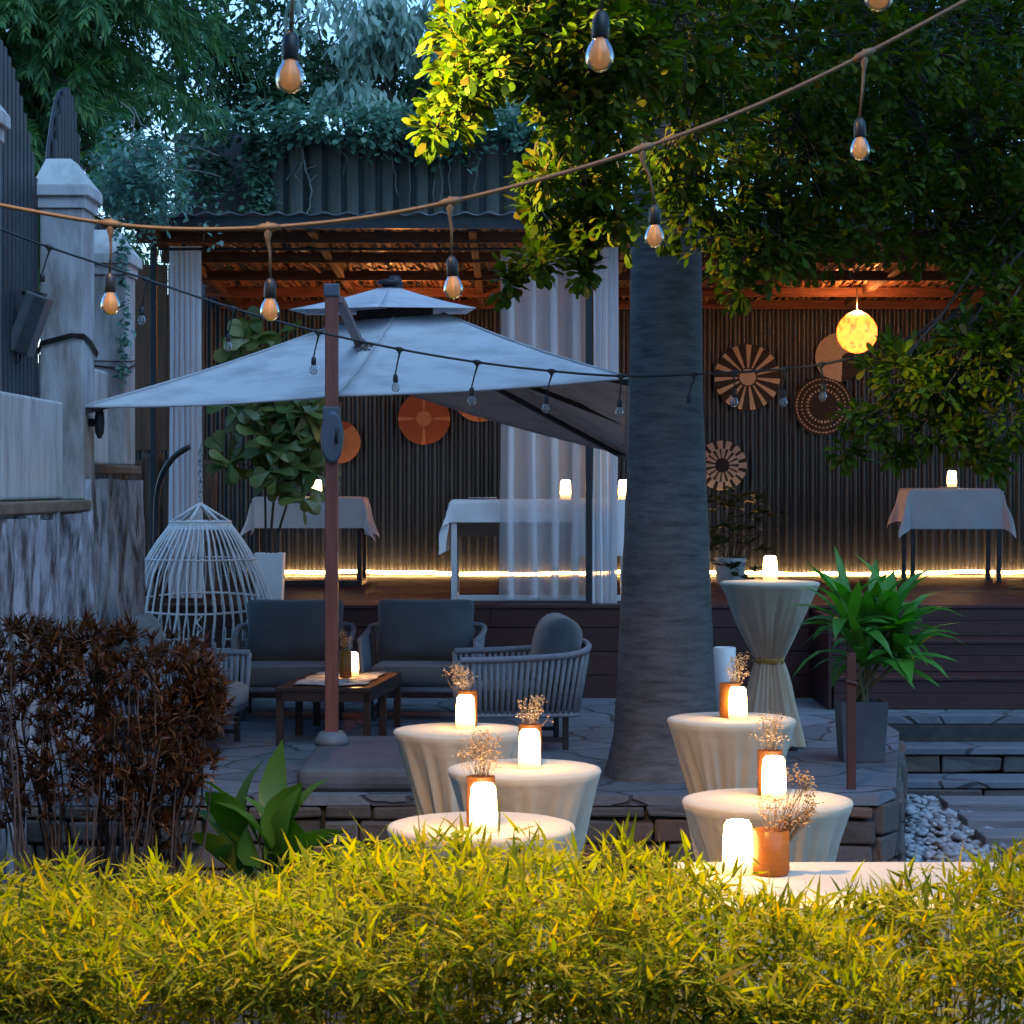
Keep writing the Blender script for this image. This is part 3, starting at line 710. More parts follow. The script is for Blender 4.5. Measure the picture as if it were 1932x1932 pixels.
dr_ = thing("dracaena_plant", "bright green strap-leaved plant growing in the square grey planter", "plant", (pc.x, pc.y, z1 - .045))
leafd = leafmat("dracaena_leaf", [(.06, .22, .035), (.085, .29, .045), (.11, .33, .05), (.06, .20, .045)], .30, .32)
heads = [(1600, 1180), (1640, 1200), (1680, 1180), (1625, 1245), (1665, 1240), (1700, 1235)]
ps, ds, ls, ws, paths = [], [], [], [], []
for i, (hx_, hy_) in enumerate(heads):
    h = P(hx_, hy_, pc.y + R.uniform(-.15, .15)); paths.append((wander((pc.x + R.uniform(-.09, .09), pc.y + R.uniform(-.08, .08), z1 - .05), h, 5, .05), .016, .012))
    for k in range(19):
        a = k * 2.4 + i; el = R.uniform(-.3, .9) if k > 4 else R.uniform(.8, 1.45)
        v = Vector((math.cos(a) * math.cos(el), math.sin(a) * math.cos(el), math.sin(el)))
        if h.x < pc.x - .05: v.x -= .25
        else: v.x += .25
        ps.append(h - Vector((0, 0, .05 * R.random()))); ds.append(v); ls.append(R.uniform(.32, .50) * (1.18 if el > .7 else 1)); ws.append(R.uniform(.036, .055))
leaf_cloud("foliage", leafd, ps, ds, np.array(ls), np.array(ws), 'strap', dr_, roll=.25, curl=rng.uniform(.2, 1.5, len(ps)))
stem_mesh("stalks", paths, mat("dracaena_stalk", (.07, .085, .035), (.11, .10, .05), 14, .7), dr_)

# --- small tree in a white planter at the deck edge, and a shrub by the trunk
pc = PG(506, 1140, DZ); pc.y += .14
pot = thing("white_planter", "tall white square planter at the deck edge behind the hanging chair", "planter", (pc.x, pc.y, DZ))
c = MB(); pw, z1 = .125, DZ + .44
c.add([(pc.x + sx * pw * k, pc.y + sy * pw * k, z) for (k, z) in ((.88, DZ + .002), (1, z1), (.9, z1), (.88, z1 - .05)) for (sx, sy) in ((-1,-1),(1,-1),(1,1),(-1,1))],
      [(0, 3, 2, 1)] + [(4*r + i, 4*r + (i+1) % 4, 4*r + 4 + (i+1) % 4, 4*r + 4 + i) for r in range(3) for i in range(4)])
c.build("planter_box", mat("white_glaze", (.62, .63, .64), (.55, .56, .57), 4, .5), pot, bevel=.006)
c = MB(); c.box(pc.x - pw * .88, pc.x + pw * .88, pc.y - pw * .88, pc.y + pw * .88, z1 - .06, z1 - .045); c.build("potting_soil", soil, pot)
ft = thing("potted_fig_tree", "young large-leaved tree growing in the tall white planter", "tree", (pc.x, pc.y, z1 - .045))
leaff = leafmat("fig_leaf", [(.06, .10, .025), (.10, .14, .04), (.05, .08, .025), (.15, .17, .05), (.08, .11, .03)], .3, .35)
clp = [(490, 628, 3), (470, 650, 3), (520, 640, 2), (530, 770, 9), (470, 775, 5), (580, 790, 6), (560, 830, 6), (500, 815, 5), (430, 860, 4), (415, 875, 2), (520, 860, 6), (560, 890, 5), (590, 905, 4), (530, 915, 4), (570, 945, 4), (500, 880, 3), (545, 800, 5), (600, 850, 3), (560, 750, 5), (450, 760, 3)]
ps, ds, ls, paths = [], [], [], []
stems = [wander((pc.x + dx, pc.y, z1 - .05), P(tx, ty, pc.y + .1), 8, .05) for dx, tx, ty in ((-.03, 470, 700), (.01, 530, 720), (.05, 570, 800))]
for s_ in stems: paths.append((s_, .013, .006))
for (x, y, k) in clp:
    for _ in range(k):
        q = P(x + R.uniform(-18, 18), y + R.uniform(-18, 18), pc.y + R.uniform(-.2, .25)); nr = min((pt for s_ in stems for pt in s_[2:]), key=lambda pt: (pt - q).length + max(0, pt.z - q.z) * 2)
        if R.random() < .4: paths.append((wander(nr, q, 4, .08), .006, .003))
        for a in range(R.randint(3, 5)):
            an = a * 2.1 + R.random() * 2; v = Vector((math.cos(an), R.uniform(-.5, .1), math.sin(an) * .8 + .1)); ps.append(q); ds.append(v); ls.append(R.uniform(.15, .26))
N = len(ps); leaf_cloud("crown", leaff, ps, ds, np.array(ls), np.array(ls) * rng.uniform(.24, .32, N), 'obov', ft, up=np.tile(np.array([0, -.8, .8]), (N, 1)), roll=.7, curl=rng.uniform(.3, 1.6, N))
stem_mesh("stems", paths, brown, ft)

sc_ = P(1378, 1090, 23.0); sc_.z = DZ
pot = thing("round_planter", "pale round pot of the shrub beside the big trunk on the deck", "planter", (sc_.x, sc_.y, DZ))
c = MB(); c.lathe([(.10, .002), (.14, .05), (.16, .28), (.165, .30), (.14, .30), (.13, .26)], sc_, 24); c.build("pot", MATS["white_glaze"], pot, smooth=True)
sh = thing("potted_shrub", "loose dark green shrub on the deck beside the big trunk", "shrub", (sc_.x, sc_.y, DZ + .26))
ps, ds, ls, paths = [], [], [], []
for (x, y, k) in [(1360, 950, 9), (1390, 960, 9), (1420, 950, 8), (1445, 965, 5), (1455, 985, 3), (1365, 1000, 9), (1400, 1010, 7), (1430, 1040, 4), (1370, 1060, 8), (1395, 1080, 5), (1350, 1030, 8), (1385, 930, 5), (1440, 1075, 2)]:
    e = P(x, y, 22.8); paths.append((wander(sc_ + Vector((R.uniform(-.06, .06), 0, .26)), e, 6, .08), .008, .003))
    for _ in range(k):
        q = e + Vector((R.uniform(-.1, .1), R.uniform(-.15, .15), R.uniform(-.08, .08)))
        for a in range(4):
            an = a * 1.7 + R.random() * 2; ps.append(q); ds.append((math.cos(an), math.sin(an), R.uniform(-.2, .7))); ls.append(R.uniform(.08, .15))
N = len(ps); leaf_cloud("foliage", leafmat("shrub_leaf", [(.03, .06, .022), (.045, .08, .03), (.06, .10, .03)], .25, .4), ps, ds, np.array(ls), np.array(ls) * .22, 'oval', sh, roll=.5)
stem_mesh("stems", paths, brown, sh)

# --- conifer behind the fence (feathery sprays), upper left
con = thing("conifer_tree", "feathery dark green conifer leaning over the slat fences at upper left", "tree", (-5.6, 25, 0))
c = MB(); c.tube(wander((-5.6, 25, 0), (-5.2, 25, 11), 8, .02), [.22, .21, .2, .19, .17, .15, .12, .09, .06], 10); c.build("trunk", brown, con, smooth=True)
leafc = leafmat("conifer_needle", [(.045, .14, .05), (.07, .18, .06), (.055, .16, .075), (.10, .21, .07), (.13, .21, .05)], .3, .6)
ps, ds, ls, paths = [], [], [], []
def spray(tip, axis, L, k=34):
    axis = Vector(axis).normalized(); side = axis.cross(Vector((R.uniform(-.4, .4), -1, R.uniform(-.2, .4)))).normalized()
    for j in range(k):
        t = j / k; p0 = tip + axis * L * t + Vector((0, 0, -.10 * L * t * t)); sgn = 1 if j % 2 else -1
        ps.append(p0); ds.append(axis * .9 + side * sgn * (.75 - .4 * t) + Vector((0, 0, -.15)) + Vector((R.uniform(-.12, .12), R.uniform(-.12, .12), R.uniform(-.12, .12)))); ls.append(L * (.42 - .22 * t) * R.uniform(.7, 1.2))
for i in range(125):
    z = R.uniform(5.6, 9.6); s0 = Vector((-5.4 + R.uniform(-.1, .1), 25, z)); ex = R.uniform(-6.6, -2.7 if z > 7.6 else -3.7); yy = R.uniform(22.5, 26.5)
    e = Vector((ex, yy, z + R.uniform(-1.3, .3))); pts = wander(s0, e, 8, .06); paths.append((pts, .03, .006))
    for t in range(20):
        k = R.uniform(1.5, 7.99); a = pts[int(k)].lerp(pts[int(k) + 1], k % 1); ax = (e - s0).normalized() * .7 + Vector((R.uniform(-.5, .7), R.uniform(-.7, .3), R.uniform(-.9, .1)))
        spray(a, ax, R.uniform(.35, .75), 26)
N = len(ps); leaf_cloud("crown", leafc, ps, ds, np.array(ls), rng.uniform(.010, .018, N), 'needle', con, roll=.6)
stem_mesh("branches", paths, brown, con, 5)

# --- trees beyond the log fence
def far_tree(name, label, clumps, trunk_x, y, leaf, L, W, kind, per, droop, trunk_h=8, tw=12):
    o = thing(name, label, "tree", (trunk_x, y, 0), "trees beyond the log fence")
    c = MB(); tp = wander((trunk_x, y, 0), (trunk_x + R.uniform(-.3, .3), y, trunk_h), 8, .03); c.tube(tp, [.2 - .02 * i for i in range(9)], 8); c.build("trunk", brown, o, smooth=True)
    pos, dr, paths = [], [], []
    for (px, py, dd, ex, ey, ez, nt) in clumps:
        cc = P(px, py, dd); lb = wander(tp[R.randint(4, 8)], cc, 7, .08); paths.append((lb, .05, .012))
        for q in inball(nt, cc, (ex, ey, ez)):
            q = Vector(q); ds = rdir(per, (0, -.3, -droop), .8); paths.append((wander(lb[R.randint(4, 7)], q, 3, .1), .01, .004)) if R.random() < .3 else None
            for j in range(per): pos.append(q + Vector((R.uniform(-.1, .1), R.uniform(-.1, .1), R.uniform(-.12, .12)))); dr.append(ds[j])
    N = len(pos); leaf_cloud("crown", leaf, pos, dr, rng.uniform(L * .7, L * 1.25, N), rng.uniform(W * .8, W * 1.2, N), kind, o, roll=.8)
    stem_mesh("branches", paths, brown, o, 5)
paleleaf = leafmat("pale_leaf", [(.22, .34, .27), (.32, .44, .37), (.17, .27, .22), (.40, .50, .45)], .3, .4)
darkleaf = leafmat("dark_leaf", [(.03, .085, .045), (.05, .12, .06), (.065, .145, .07), (.04, .10, .05)], .25, .5)
midleaf = leafmat("mid_leaf", [(.07, .165, .105), (.11, .22, .15), (.14, .26, .19), (.08, .17, .11)], .3, .45)
far_tree("drooping_tree", "tree with pale drooping leaves above the middle of the log fence", [(720, 20, 31, .8, .6, .5, 60), (690, 90, 31, .5, .5, .3, 34), (780, 70, 31, .5, .5, .4, 30), (690, 190, 30.6, .28, .3, .2, 26), (640, 180, 31, .35, .4, .2, 20), (600, 20, 32, .5, .5, .4, 14), (840, 40, 31, .3, .4, .5, 22), (740, 205, 30.6, .15, .2, .1, 10)], -1.6, 31.5, paleleaf, .21, .036, 'drop', 9, 1.1)
far_tree("drooping_tree", "pale drooping-leaved tree seen through the lit leaves right of the log fence", [(1010, 195, 31, .3, .4, .22, 22), (1240, 200, 31, .5, .4, .4, 26), (960, 200, 31.2, .25, .3, .25, 14), (1100, 100, 32, .9, .5, .7, 40)], .5, 32, paleleaf, .20, .034, 'drop', 8, 1.1)
far_tree("evergreen_tree", "dark dense evergreen standing between the conifer and the pale drooping tree", [(430, 120, 32, .9, .6, .8, 130), (540, 170, 32, .9, .6, .5, 120), (640, 130, 33, .9, .6, .6, 90), (760, 160, 33, .9, .6, .6, 90), (330, 60, 33, .9, .6, .8, 90), (480, 20, 33, 1., .6, .6, 60), (250, 200, 31, .8, .6, .6, 70)], -3.4, 33, darkleaf, .17, .03, 'oval', 12, .2)
far_tree("evergreen_tree", "dark evergreen far behind the lit crown of the big tree", [(900, 130, 33.5, 1, .6, .8, 120), (1000, 60, 34, 1.2, .6, .9, 140), (1150, 150, 34, 1.2, .6, .8, 150), (1300, 100, 34, 1.2, .6, 1, 200)], 1.2, 34, darkleaf, .20, .04, 'oval', 12, .2)
far_tree("evergreen_tree", "dark evergreen behind the roof at the far right", [(1450, 200, 33.5, 1.3, .6, 1.1, 210), (1600, 120, 34, 1.3, .6, 1.2, 230), (1750, 220, 34, 1.3, .6, 1.2, 230), (1900, 100, 34, 1.3, .6, 1.3, 230), (1740, 40, 34.5, 1.6, .6, .9, 200), (1650, 330, 33, 1.4, .6, .6, 150), (1900, 340, 33, 1.4, .6, .6, 150)], 5.5, 34, darkleaf, .22, .045, 'oval', 10, .2)

# --- ivy over the log fence, the dark wall and the slat fence end
ivy = thing("ivy", "ivy trailing along the top of the log fence with bare hanging stems", "ivy", (-1.5, 28.7, 6.8))
ps, ds = [], []; paths = []
def ivyleaf(q, k=6, sp=.09):
    for _ in range(k): ps.append(q + Vector((R.uniform(-sp, sp), R.uniform(-sp, sp), R.uniform(-sp, sp)))); ds.append(Vector((R.uniform(-1, 1), -.8, R.uniform(-1, .6))))
for i in range(560):
    x = R.uniform(330, 1090); ivyleaf(P(x, 236 + 23 * R.gauss(0, 1), R.uniform(28.4, 29.0)))
for i in range(110):
    t = R.random(); ivyleaf(P(490 + R.gauss(0, 11), 265 + 130 * t, 28.7), 6)
for i in range(110): ivyleaf(P(R.gauss(400, 28), R.gauss(330, 30), 28.9), 4)
for i in range(60): ivyleaf(P(R.gauss(1040, 26), R.gauss(275, 16), 28.6), 5)
for i in range(70): ivyleaf(P(R.gauss(790, 60), R.gauss(275, 14), 28.6), 4)
N = len(ps); leaf_cloud("foliage", midleaf, ps, ds, rng.uniform(.07, .15, N), rng.uniform(.026, .045, N), 'oval', ivy, roll=.8)
def vine(pts, r=.012, d=28.72):
    w_ = []
    for a, b in zip(pts[:-1], pts[1:]): w_ += wander(P(*a, d), P(*b, d), 5, .10)[:-1]
    w_.append(P(*pts[-1], d)); paths.append((w_, r, r * .55))
vine([(570, 265), (572, 300), (580, 330), (588, 360), (578, 405)], .02); vine([(578, 320), (600, 310), (607, 303)], .01); vine([(583, 345), (600, 330)], .01); vine([(575, 300), (555, 330), (570, 350)], .012)
vine([(745, 265), (755, 290), (775, 300), (800, 295), (825, 275), (835, 250)], .016); vine([(735, 270), (742, 320), (752, 370)], .011)
vine([(830, 270), (828, 310), (836, 340), (830, 390)], .013); vine([(838, 270), (850, 320), (850, 400)], .012); vine([(905, 300), (900, 330), (893, 355), (900, 368)], .010)
vine([(1010, 290), (1000, 330), (1008, 370), (1020, 405)], .012); vine([(540, 340), (560, 305)], .008); vine([(770, 300), (772, 390)], .007); vine([(820, 340), (815, 390)], .008); vine([(640, 280), (655, 300), (648, 330)], .009)
for i in range(26):
    x = R.uniform(650, 900); vine([(x, 250), (x + R.uniform(-25, 25), 270), (x + R.uniform(-30, 30), 290)], .008)
stem_mesh("bare_stems", paths, mat("pale_vine", (.22, .21, .20), (.13, .12, .11), 10, .8), ivy, 5)

ivy2 = thing("ivy", "blue-green ivy bush hanging over the far column and roof corner at left", "ivy", (-3.2, 18.3, 4.3))
ps, ds, paths = [], [], []
for i in range(420):
    q = P(R.gauss(262, 44), R.gauss(352, 42), R.uniform(17.8, 19.2)); 
    for _ in range(7): ps.append(q + Vector((R.uniform(-.07, .07), R.uniform(-.07, .07), R.uniform(-.07, .07)))); ds.append(Vector((R.uniform(-1, 1), -.7, R.uniform(-1, .6))))
for i in range(50):
    q = P(233 + R.gauss(0, 4), R.uniform(440, 720), 17.05)
    for _ in range(3): ps.append(q + Vector((R.uniform(-.03, .03), R.uniform(-.03, .0), R.uniform(-.03, .03)))); ds.append(Vector((R.uniform(-1, 1), -.7, R.uniform(-1, .4))))
for i in range(40):
    a = P(R.gauss(240, 30), R.gauss(300, 40), 18.4); b = P(R.gauss(300, 60), R.gauss(330, 50), 18.2); paths.append((wander(a, b, 6, .15), .006, .003))
N = len(ps); leaf_cloud("foliage", leafmat("ivy_leaf", [(.07, .15, .115), (.10, .21, .165), (.14, .27, .22), (.05, .11, .08)], .3, .4), ps, ds, rng.uniform(.045, .085, N), rng.uniform(.013, .022, N), 'oval', ivy2, roll=.8)
stem_mesh("bare_stems", paths, MATS["pale_vine"], ivy2, 5)
# ------------------------------------------------------------------ things
canvas = mat("umbrella_canvas", (.52, .53, .56), (.33, .34, .375), 3.6, .85, 0, (.7, 1, 2.4), bump=.12, bscale=60, lo=.46, hi=.72, detail=9)
linen = mat("white_linen", (.58, .51, .385), (.51, .45, .34), 3, .85, bump=.30, bscale=11, sheen=.2)
cushm = mat("cushion_fabric", (.065, .092, .112), (.085, .112, .132), 4, .9, bump=.15, bscale=160, sheen=.3)
ropem = mat("rope_grey", (.20, .22, .26), (.26, .28, .32), 30, .8, bump=.3, bscale=120)
framem = mat("chair_metal", (.02, .021, .024), (.03, .03, .035), 8, .5, .2)
polem = mat("umbrella_wood", (.26, .085, .055), (.18, .055, .04), 3, .45, 0, (10, 10, .6), bump=.15)
plast = mat("blue_grey_plastic", (.07, .10, .14), (.09, .12, .16), 5, .4)
wickm = mat("white_wicker", (.66, .68, .70), (.56, .58, .60), 30, .6, bump=.3, bscale=80)
lampm, ln, ll, lb = newmat("lamp_frost")
tcx = ln.new("ShaderNodeTexCoord"); spx = ln.new("ShaderNodeSeparateXYZ"); ll.new(tcx.outputs["Generated"], spx.inputs[0])
crx = ln.new("ShaderNodeValToRGB"); crx.color_ramp.elements[0].position = .03; crx.color_ramp.elements[0].color = (.022, .013, .003, 1); e_ = crx.color_ramp.elements.new(.15); e_.color = (.07, .045, .014, 1); e_ = crx.color_ramp.elements.new(.985); e_.color = (.10, .06, .02, 1); e_ = crx.color_ramp.elements.new(.93); e_.color = (1, .55, .18, 1); crx.color_ramp.elements[1].position = .15; e_ = crx.color_ramp.elements.new(.34); e_.color = (1, .55, .18, 1); pass
ll.new(spx.outputs[2], crx.inputs[0]); ll.new(crx.outputs[0], lb.inputs["Emission Color"]); lb.inputs["Emission Strength"].default_value = 5.2
lb.inputs["Base Color"].default_value = (.8, .7, .5, 1); lb.inputs["Roughness"].default_value = .3

# --- cantilever umbrella
pp_ = PG(626, 1404, PZ + .145); pd = pp_.y
um = thing("cantilever_umbrella", "large grey canvas cantilever umbrella on a red-brown post over the lounge chairs", "umbrella", (pp_.x, pd, PZ))
c = MB(); c.box(pp_.x - .042, pp_.x + .042, pd - .042, pd + .042, PZ + .15, P(0, 552, pd).z); c.build("post", polem, um, bevel=.006)
zt = P(0, 552, pd).z
c = MB(); c.box(pp_.x - .05, pp_.x + .05, pd - .05, pd + .05, zt - .03, zt + .055); c.build("post_cap", plast, um, bevel=.01)
c = MB(); a = P(640, 565, pd); b = P(678, 648, 15.9); c.beam(a, b, .06, .045); c.build("arm", mat("arm_wood", (.24, .17, .16), (.2, .13, .12), 4, .5), um, bevel=.005)
c = MB(); a = P(621, 825, pd - .06)
c.lathe([(.02, -.01), (.125, -.01), (.14, .005), (.125, .03), (.02, .03)], (0, 0, 0), 24, lambda r, z, an: r * (1 + .0 * an))
hv = [(a.x + .02 + v[0] * .55 + v[2] * .0, a.y - v[2], a.z + v[1] * 1.25) for v in c.v]; c2 = MB(); c2.add(hv, c.f)
c2.box(pp_.x - .055, pp_.x + .055, pd - .055, pd + .055, P(0, 862, pd).z, P(0, 768, pd).z)
c2.build("crank_housing", plast, um, bevel=.006)
c = MB(); c.tube([(a.x + .05, a.y - .02, a.z - .03), (a.x + .05, a.y - .09, a.z - .03), (a.x + .06, a.y - .09, a.z + .06)], .011, 8); c.build("crank_handle", darkm, um, smooth=True)
apex = P(745, 598, 16.6)
Lc, Mc, Rc, Fc, Bc = P(158, 768, 15.5), P(635, 747, 15.15), P(1186, 713, 15.4), P(1183, 858, 18.6), P(556, 664, 18.4)
ringp = [P(655, 606, 16.35), P(742, 600, 16.15), P(835, 592, 16.4), P(812, 604, 17.0), P(680, 614, 17.0)]
edge = [Lc, Mc, Rc, Fc, Bc]
c = MB()
for i in range(5):
    j = (i + 1) % 5
    def f(u, v, i=i, j=j):
        r_ = ringp[i].lerp(ringp[j], u); e_ = edge[i].lerp(edge[j], u)
        q = r_.lerp(e_, v); sag = -.06 * math.sin(math.pi * u) * v * (1 if (i, j) not in ((0, 1), (1, 2)) else .35) - .028 * math.sin(math.pi * v)
        wr = .010 * noise.noise(Vector((q.x * 3, q.y * 3, q.z * 7 + 2)))
        return q + Vector((0, 0, sag + wr))
    c.grid(f, 16, 16)
o = c.build("canopy", canvas, um, smooth=False, solid=.005)
for p_ in o.data.polygons: p_.use_smooth = True
c = MB()
for i in range(5):
    c.tube([ringp[i].lerp(edge[i], t / 14) + Vector((0, 0, -.028 * math.sin(math.pi * t / 14) + .006)) for t in range(15)], .010, 5)
    j = (i + 1) % 5; c.tube([edge[i].lerp(edge[j], t / 16) + Vector((0, 0, -.06 * math.sin(math.pi * t / 16) * (1 if (i, j) not in ((0, 1), (1, 2)) else .35))) for t in range(17)], .009, 5)
c.build("seam_piping", mat("canvas_piping", (.44, .45, .48), (.36, .37, .40), 6, .85), um, smooth=True)
rimp = [P(545, 584, 16.2), P(715, 579, 15.95), P(898, 581, 16.25), P(880, 592, 17.3), P(580, 594, 17.3)]; capap = P(735, 538, 16.6)
c = MB()
for i in range(5):
    j = (i + 1) % 5
    c.grid(lambda u, v, i=i, j=j: capap.lerp(rimp[i].lerp(rimp[j], u), .04 + .96 * v) + Vector((0, 0, -.012 * math.sin(math.pi * v))), 10, 10)
o = c.build("vent_cap", canvas, um, smooth=True, solid=.005)
c = MB()
for i in range(5):
    j = (i + 1) % 5; a0, b0 = [apex.lerp(ringp[k_], .80) for k_ in (i, j)]
    c.grid(lambda u, v: a0.lerp(b0, u) + Vector((0, 0, -.03 + .10 * v)), 4, 2)
c.build("vent_gap_shade", mat("gap_shade_dark", (.02, .02, .021), (.03, .03, .031), 20, .9), um)  # dark sheet standing in for the shade under the vent cap
c = MB(); c.lathe([(.02, .035), (.085, .022), (.10, .0), (.04, -.02)], capap + Vector((0, 0, .01)), 16); c.build("finial", darkm, um, smooth=True)
for e_ in edge + [Rc.lerp(Fc, .5)]:
    a = apex + Vector((0, 0, -.12)); b = e_ + Vector((0, 0, -.035)); c = MB(); c.beam(a, b, .028, .036); c.build("rib", framem, um)
c = MB(); c.lathe([(.05, -.35), (.06, -.1), (.06, .25), (.03, .3)], apex, 12); c.build("hub", framem, um, smooth=True)
c = MB(); h0 = P(682, 655, 15.85)
for k in range(14): c.tube(wander(h0 + Vector((R.uniform(-.05, .1), R.uniform(-.05, .02), R.uniform(-.06, .04))), h0 + Vector((R.uniform(-.05, .1), R.uniform(-.08, 0), R.uniform(-.06, .05))), 5, .5), .006, 5)
c.build("tie_rope", mat("rope_tie", (.12, .11, .10), (.2, .19, .17), 20, .8), um, smooth=True)
c = MB(); x0, x1 = P(560, 0, 13.6).x, P(786, 0, 13.6).x
c.box(x0, x1, 13.56, 15.35, PZ + .001, PZ + .145); c.build("ballast_base", mat("slab_grey", (.055, .06, .07), (.095, .10, .115), 3, .7, bump=.3, bscale=25), um, bevel=.05, seg=3)
c = MB(); c.lathe([(.11, .0), (.115, .03), (.09, .07), (.07, .09)], (pp_.x, pd, PZ + .14), 20); c.build("post_socket", mat("socket_grey", (.13, .14, .16), (.17, .18, .2), 5, .5), um, smooth=True)

# --- cloth helpers
def cocktail_cloth(c, cx, cy, zt, r, ztie, flare, seed, floor=None, skew=0.0):
    """round top then a gathered skirt, pulled in at ztie and opening below it"""
    H = zt - (floor if floor is not None else 0) - .012; n = 120
    prof = [(r * .30, 0), (r * .75, 0), (r * .93, -.001), (r * .985, -.006), (r, -.018)]
    ht = zt - ztie; steps = 26
    for k in range(1, steps + 1):
        t = k / steps; prof.append((r + (.088 - r) * (t ** 1.12 if flare > .3 else t ** 1.0), -.018 - (ht - .018) * t))
    for k in range(1, 18):
        t = k / 17; prof.append((.088 + (flare - .088) * t ** .8, -ht - (H - ht) * t))
    ph = [R.uniform(0, 6.28) for _ in range(5)]
    def fn(rr, z, a):
        dep = min(1, max(0, -z - .02) / .35); lo = max(0, (-z - ht) / (H - ht)) if z < -ht else 0
        near = 1 - abs(-z - ht) / ht * .9 if -z < ht else 1 - lo * .5
        w_ = (1 - 2 * abs(math.sin(5.5 * a + ph[0] + .8 * math.sin(3 * a)))) * .40 + (1 - 2 * abs(math.sin(8.5 * a + ph[1] + z * 1.5))) * .34 + math.sin(7 * a + ph[2] - z * 2 + math.sin(2 * a + ph[4])) * .42
        return rr * (1 + dep * (.11 + .10 * max(0, near)) * w_) + .012 * dep * math.sin(29 * a + ph[3])
    c.lathe(prof, (cx, cy, zt), n, fn, cap=False)
    c.lathe([(.001, 0), (r * .30, 0)], (cx, cy, zt), n, None, cap=False)
    return c
def cocktail_table(px, py, rpx, zf, label, tie=.80, flare=.24, ribbon=True):
    d = .35 * F / rpx; x = (px - XC) / F * d; zt = CZ - (py - YH) / F * d
    o = thing("cocktail_table", label, "table", (x, d, zf), "round cocktail tables under pale cloths")
    c = MB(); cocktail_cloth(c, x, d, zt, .35, zt - tie, flare, 0, zf)
    c.build("tablecloth", linen, o, smooth=True)
    c = MB(); c.lathe([(.34, -.03), (.34, -.006)], (x, d, zt), 32); c.lathe([(.03, zf + .02 - zt), (.03, -.03)], (x, d, zt), 12); c.build("table_frame", framem, o)
    c = MB()
    for k in range(4):
        a = k * math.pi / 2 + .5; c.beam((x, d, zf + .02), (x + math.cos(a) * .30, d + math.sin(a) * .30, zf + .015), .05, .024)
    c.build("foot_cross", framem, o)
    if ribbon:
        c = MB(); c.lathe([(.096, -.024), (.104, -.014), (.104, .014), (.096, .024)], (x, d, zt - tie), 40, lambda r, z, a: r * (1 + .03 * math.sin(9 * a)), cap=False)
        c.build("ribbon", mat("gold_ribbon", (.42, .27, .05), (.34, .2, .04), 20, .45), o, smooth=True)
    return x, d, zt
# --- lamps, vases, dried flowers
LR, LH = .050, .172
def lamp_template():
    o = thing("table_lamp", "x", "lamp", (0, 0, 0), "lit frosted cordless table lamps")
    c = MB(); c.lathe([(.045, .004), (LR + .001, .012), (LR, .05), (LR - .002, .12), (LR - .006, LH - .012), (LR - .014, LH), (.02, LH + .001)], (0, 0, 0), 28); c.build("shade", lampm, o, smooth=True)
    c = MB(); c.lathe([(.047, .0), (.049, .001), (.049, .0105), (.046, .012)], (0, 0, 0), 28); c.build("base", emit("lamp_base_glow", (1, .55, .18), .25, (.5, .4, .25)), o, smooth=True)
    return o
lamp0 = lamp_template(); lamp_used = [False]
def lamp(loc, label, s=1.0):
    if not lamp_used[0]:
        lamp_used[0] = True; lamp0.location = loc; lamp0.scale = (s,) * 3; lamp0["label"] = label; return lamp0
    return dup(lamp0, loc, R.uniform(0, 6), label, s)
glassm, gn, gl, gb = newmat("amber_vase")
wv = gn.new("ShaderNodeTexNoise"); wv.inputs["Scale"].default_value = 3; tcv = gn.new("ShaderNodeTexCoord"); mpv = gn.new("ShaderNodeMapping"); mpv.inputs["Scale"].default_value = (2, 2, 26)
gl.new(tcv.outputs["Object"], mpv.inputs[0]); gl.new(mpv.outputs[0], wv.inputs["Vector"])
crv = gn.new("ShaderNodeValToRGB"); crv.color_ramp.elements[0].color = (.46, .19, .035, 1); crv.color_ramp.elements[1].color = (.68, .33, .07, 1); gl.new(wv.outputs["Fac"], crv.inputs[0]); gl.new(crv.outputs[0], gb.inputs["Base Color"])
gb.inputs["Roughness"].default_value = .3
trv = gn.new("ShaderNodeBsdfTranslucent"); gl.new(crv.outputs[0], trv.inputs[0]); mxv = gn.new("ShaderNodeMixShader"); mxv.inputs[0].default_value = .6
gl.new(gb.outputs[0], mxv.inputs[1]); gl.new(trv.outputs[0], mxv.inputs[2]); gl.new(mxv.outputs[0], gn["Material Output"].inputs[0])
flowerm = leafmat("dried_flower", [(.62, .46, .24), (.74, .56, .32), (.50, .33, .15), (.80, .66, .42)], .4, .8)
def vase(loc, label, h=.185, r=.053):
    c = MB(); c.lathe([(r * .9, .001), (r, .012), (r, h), (r - .006, h), (r - .007, .02)], loc, 28)
    o = c.build("vase", glassm, smooth=True, org=loc); return tag(o, label, "vase", "amber vases with dried flowers")
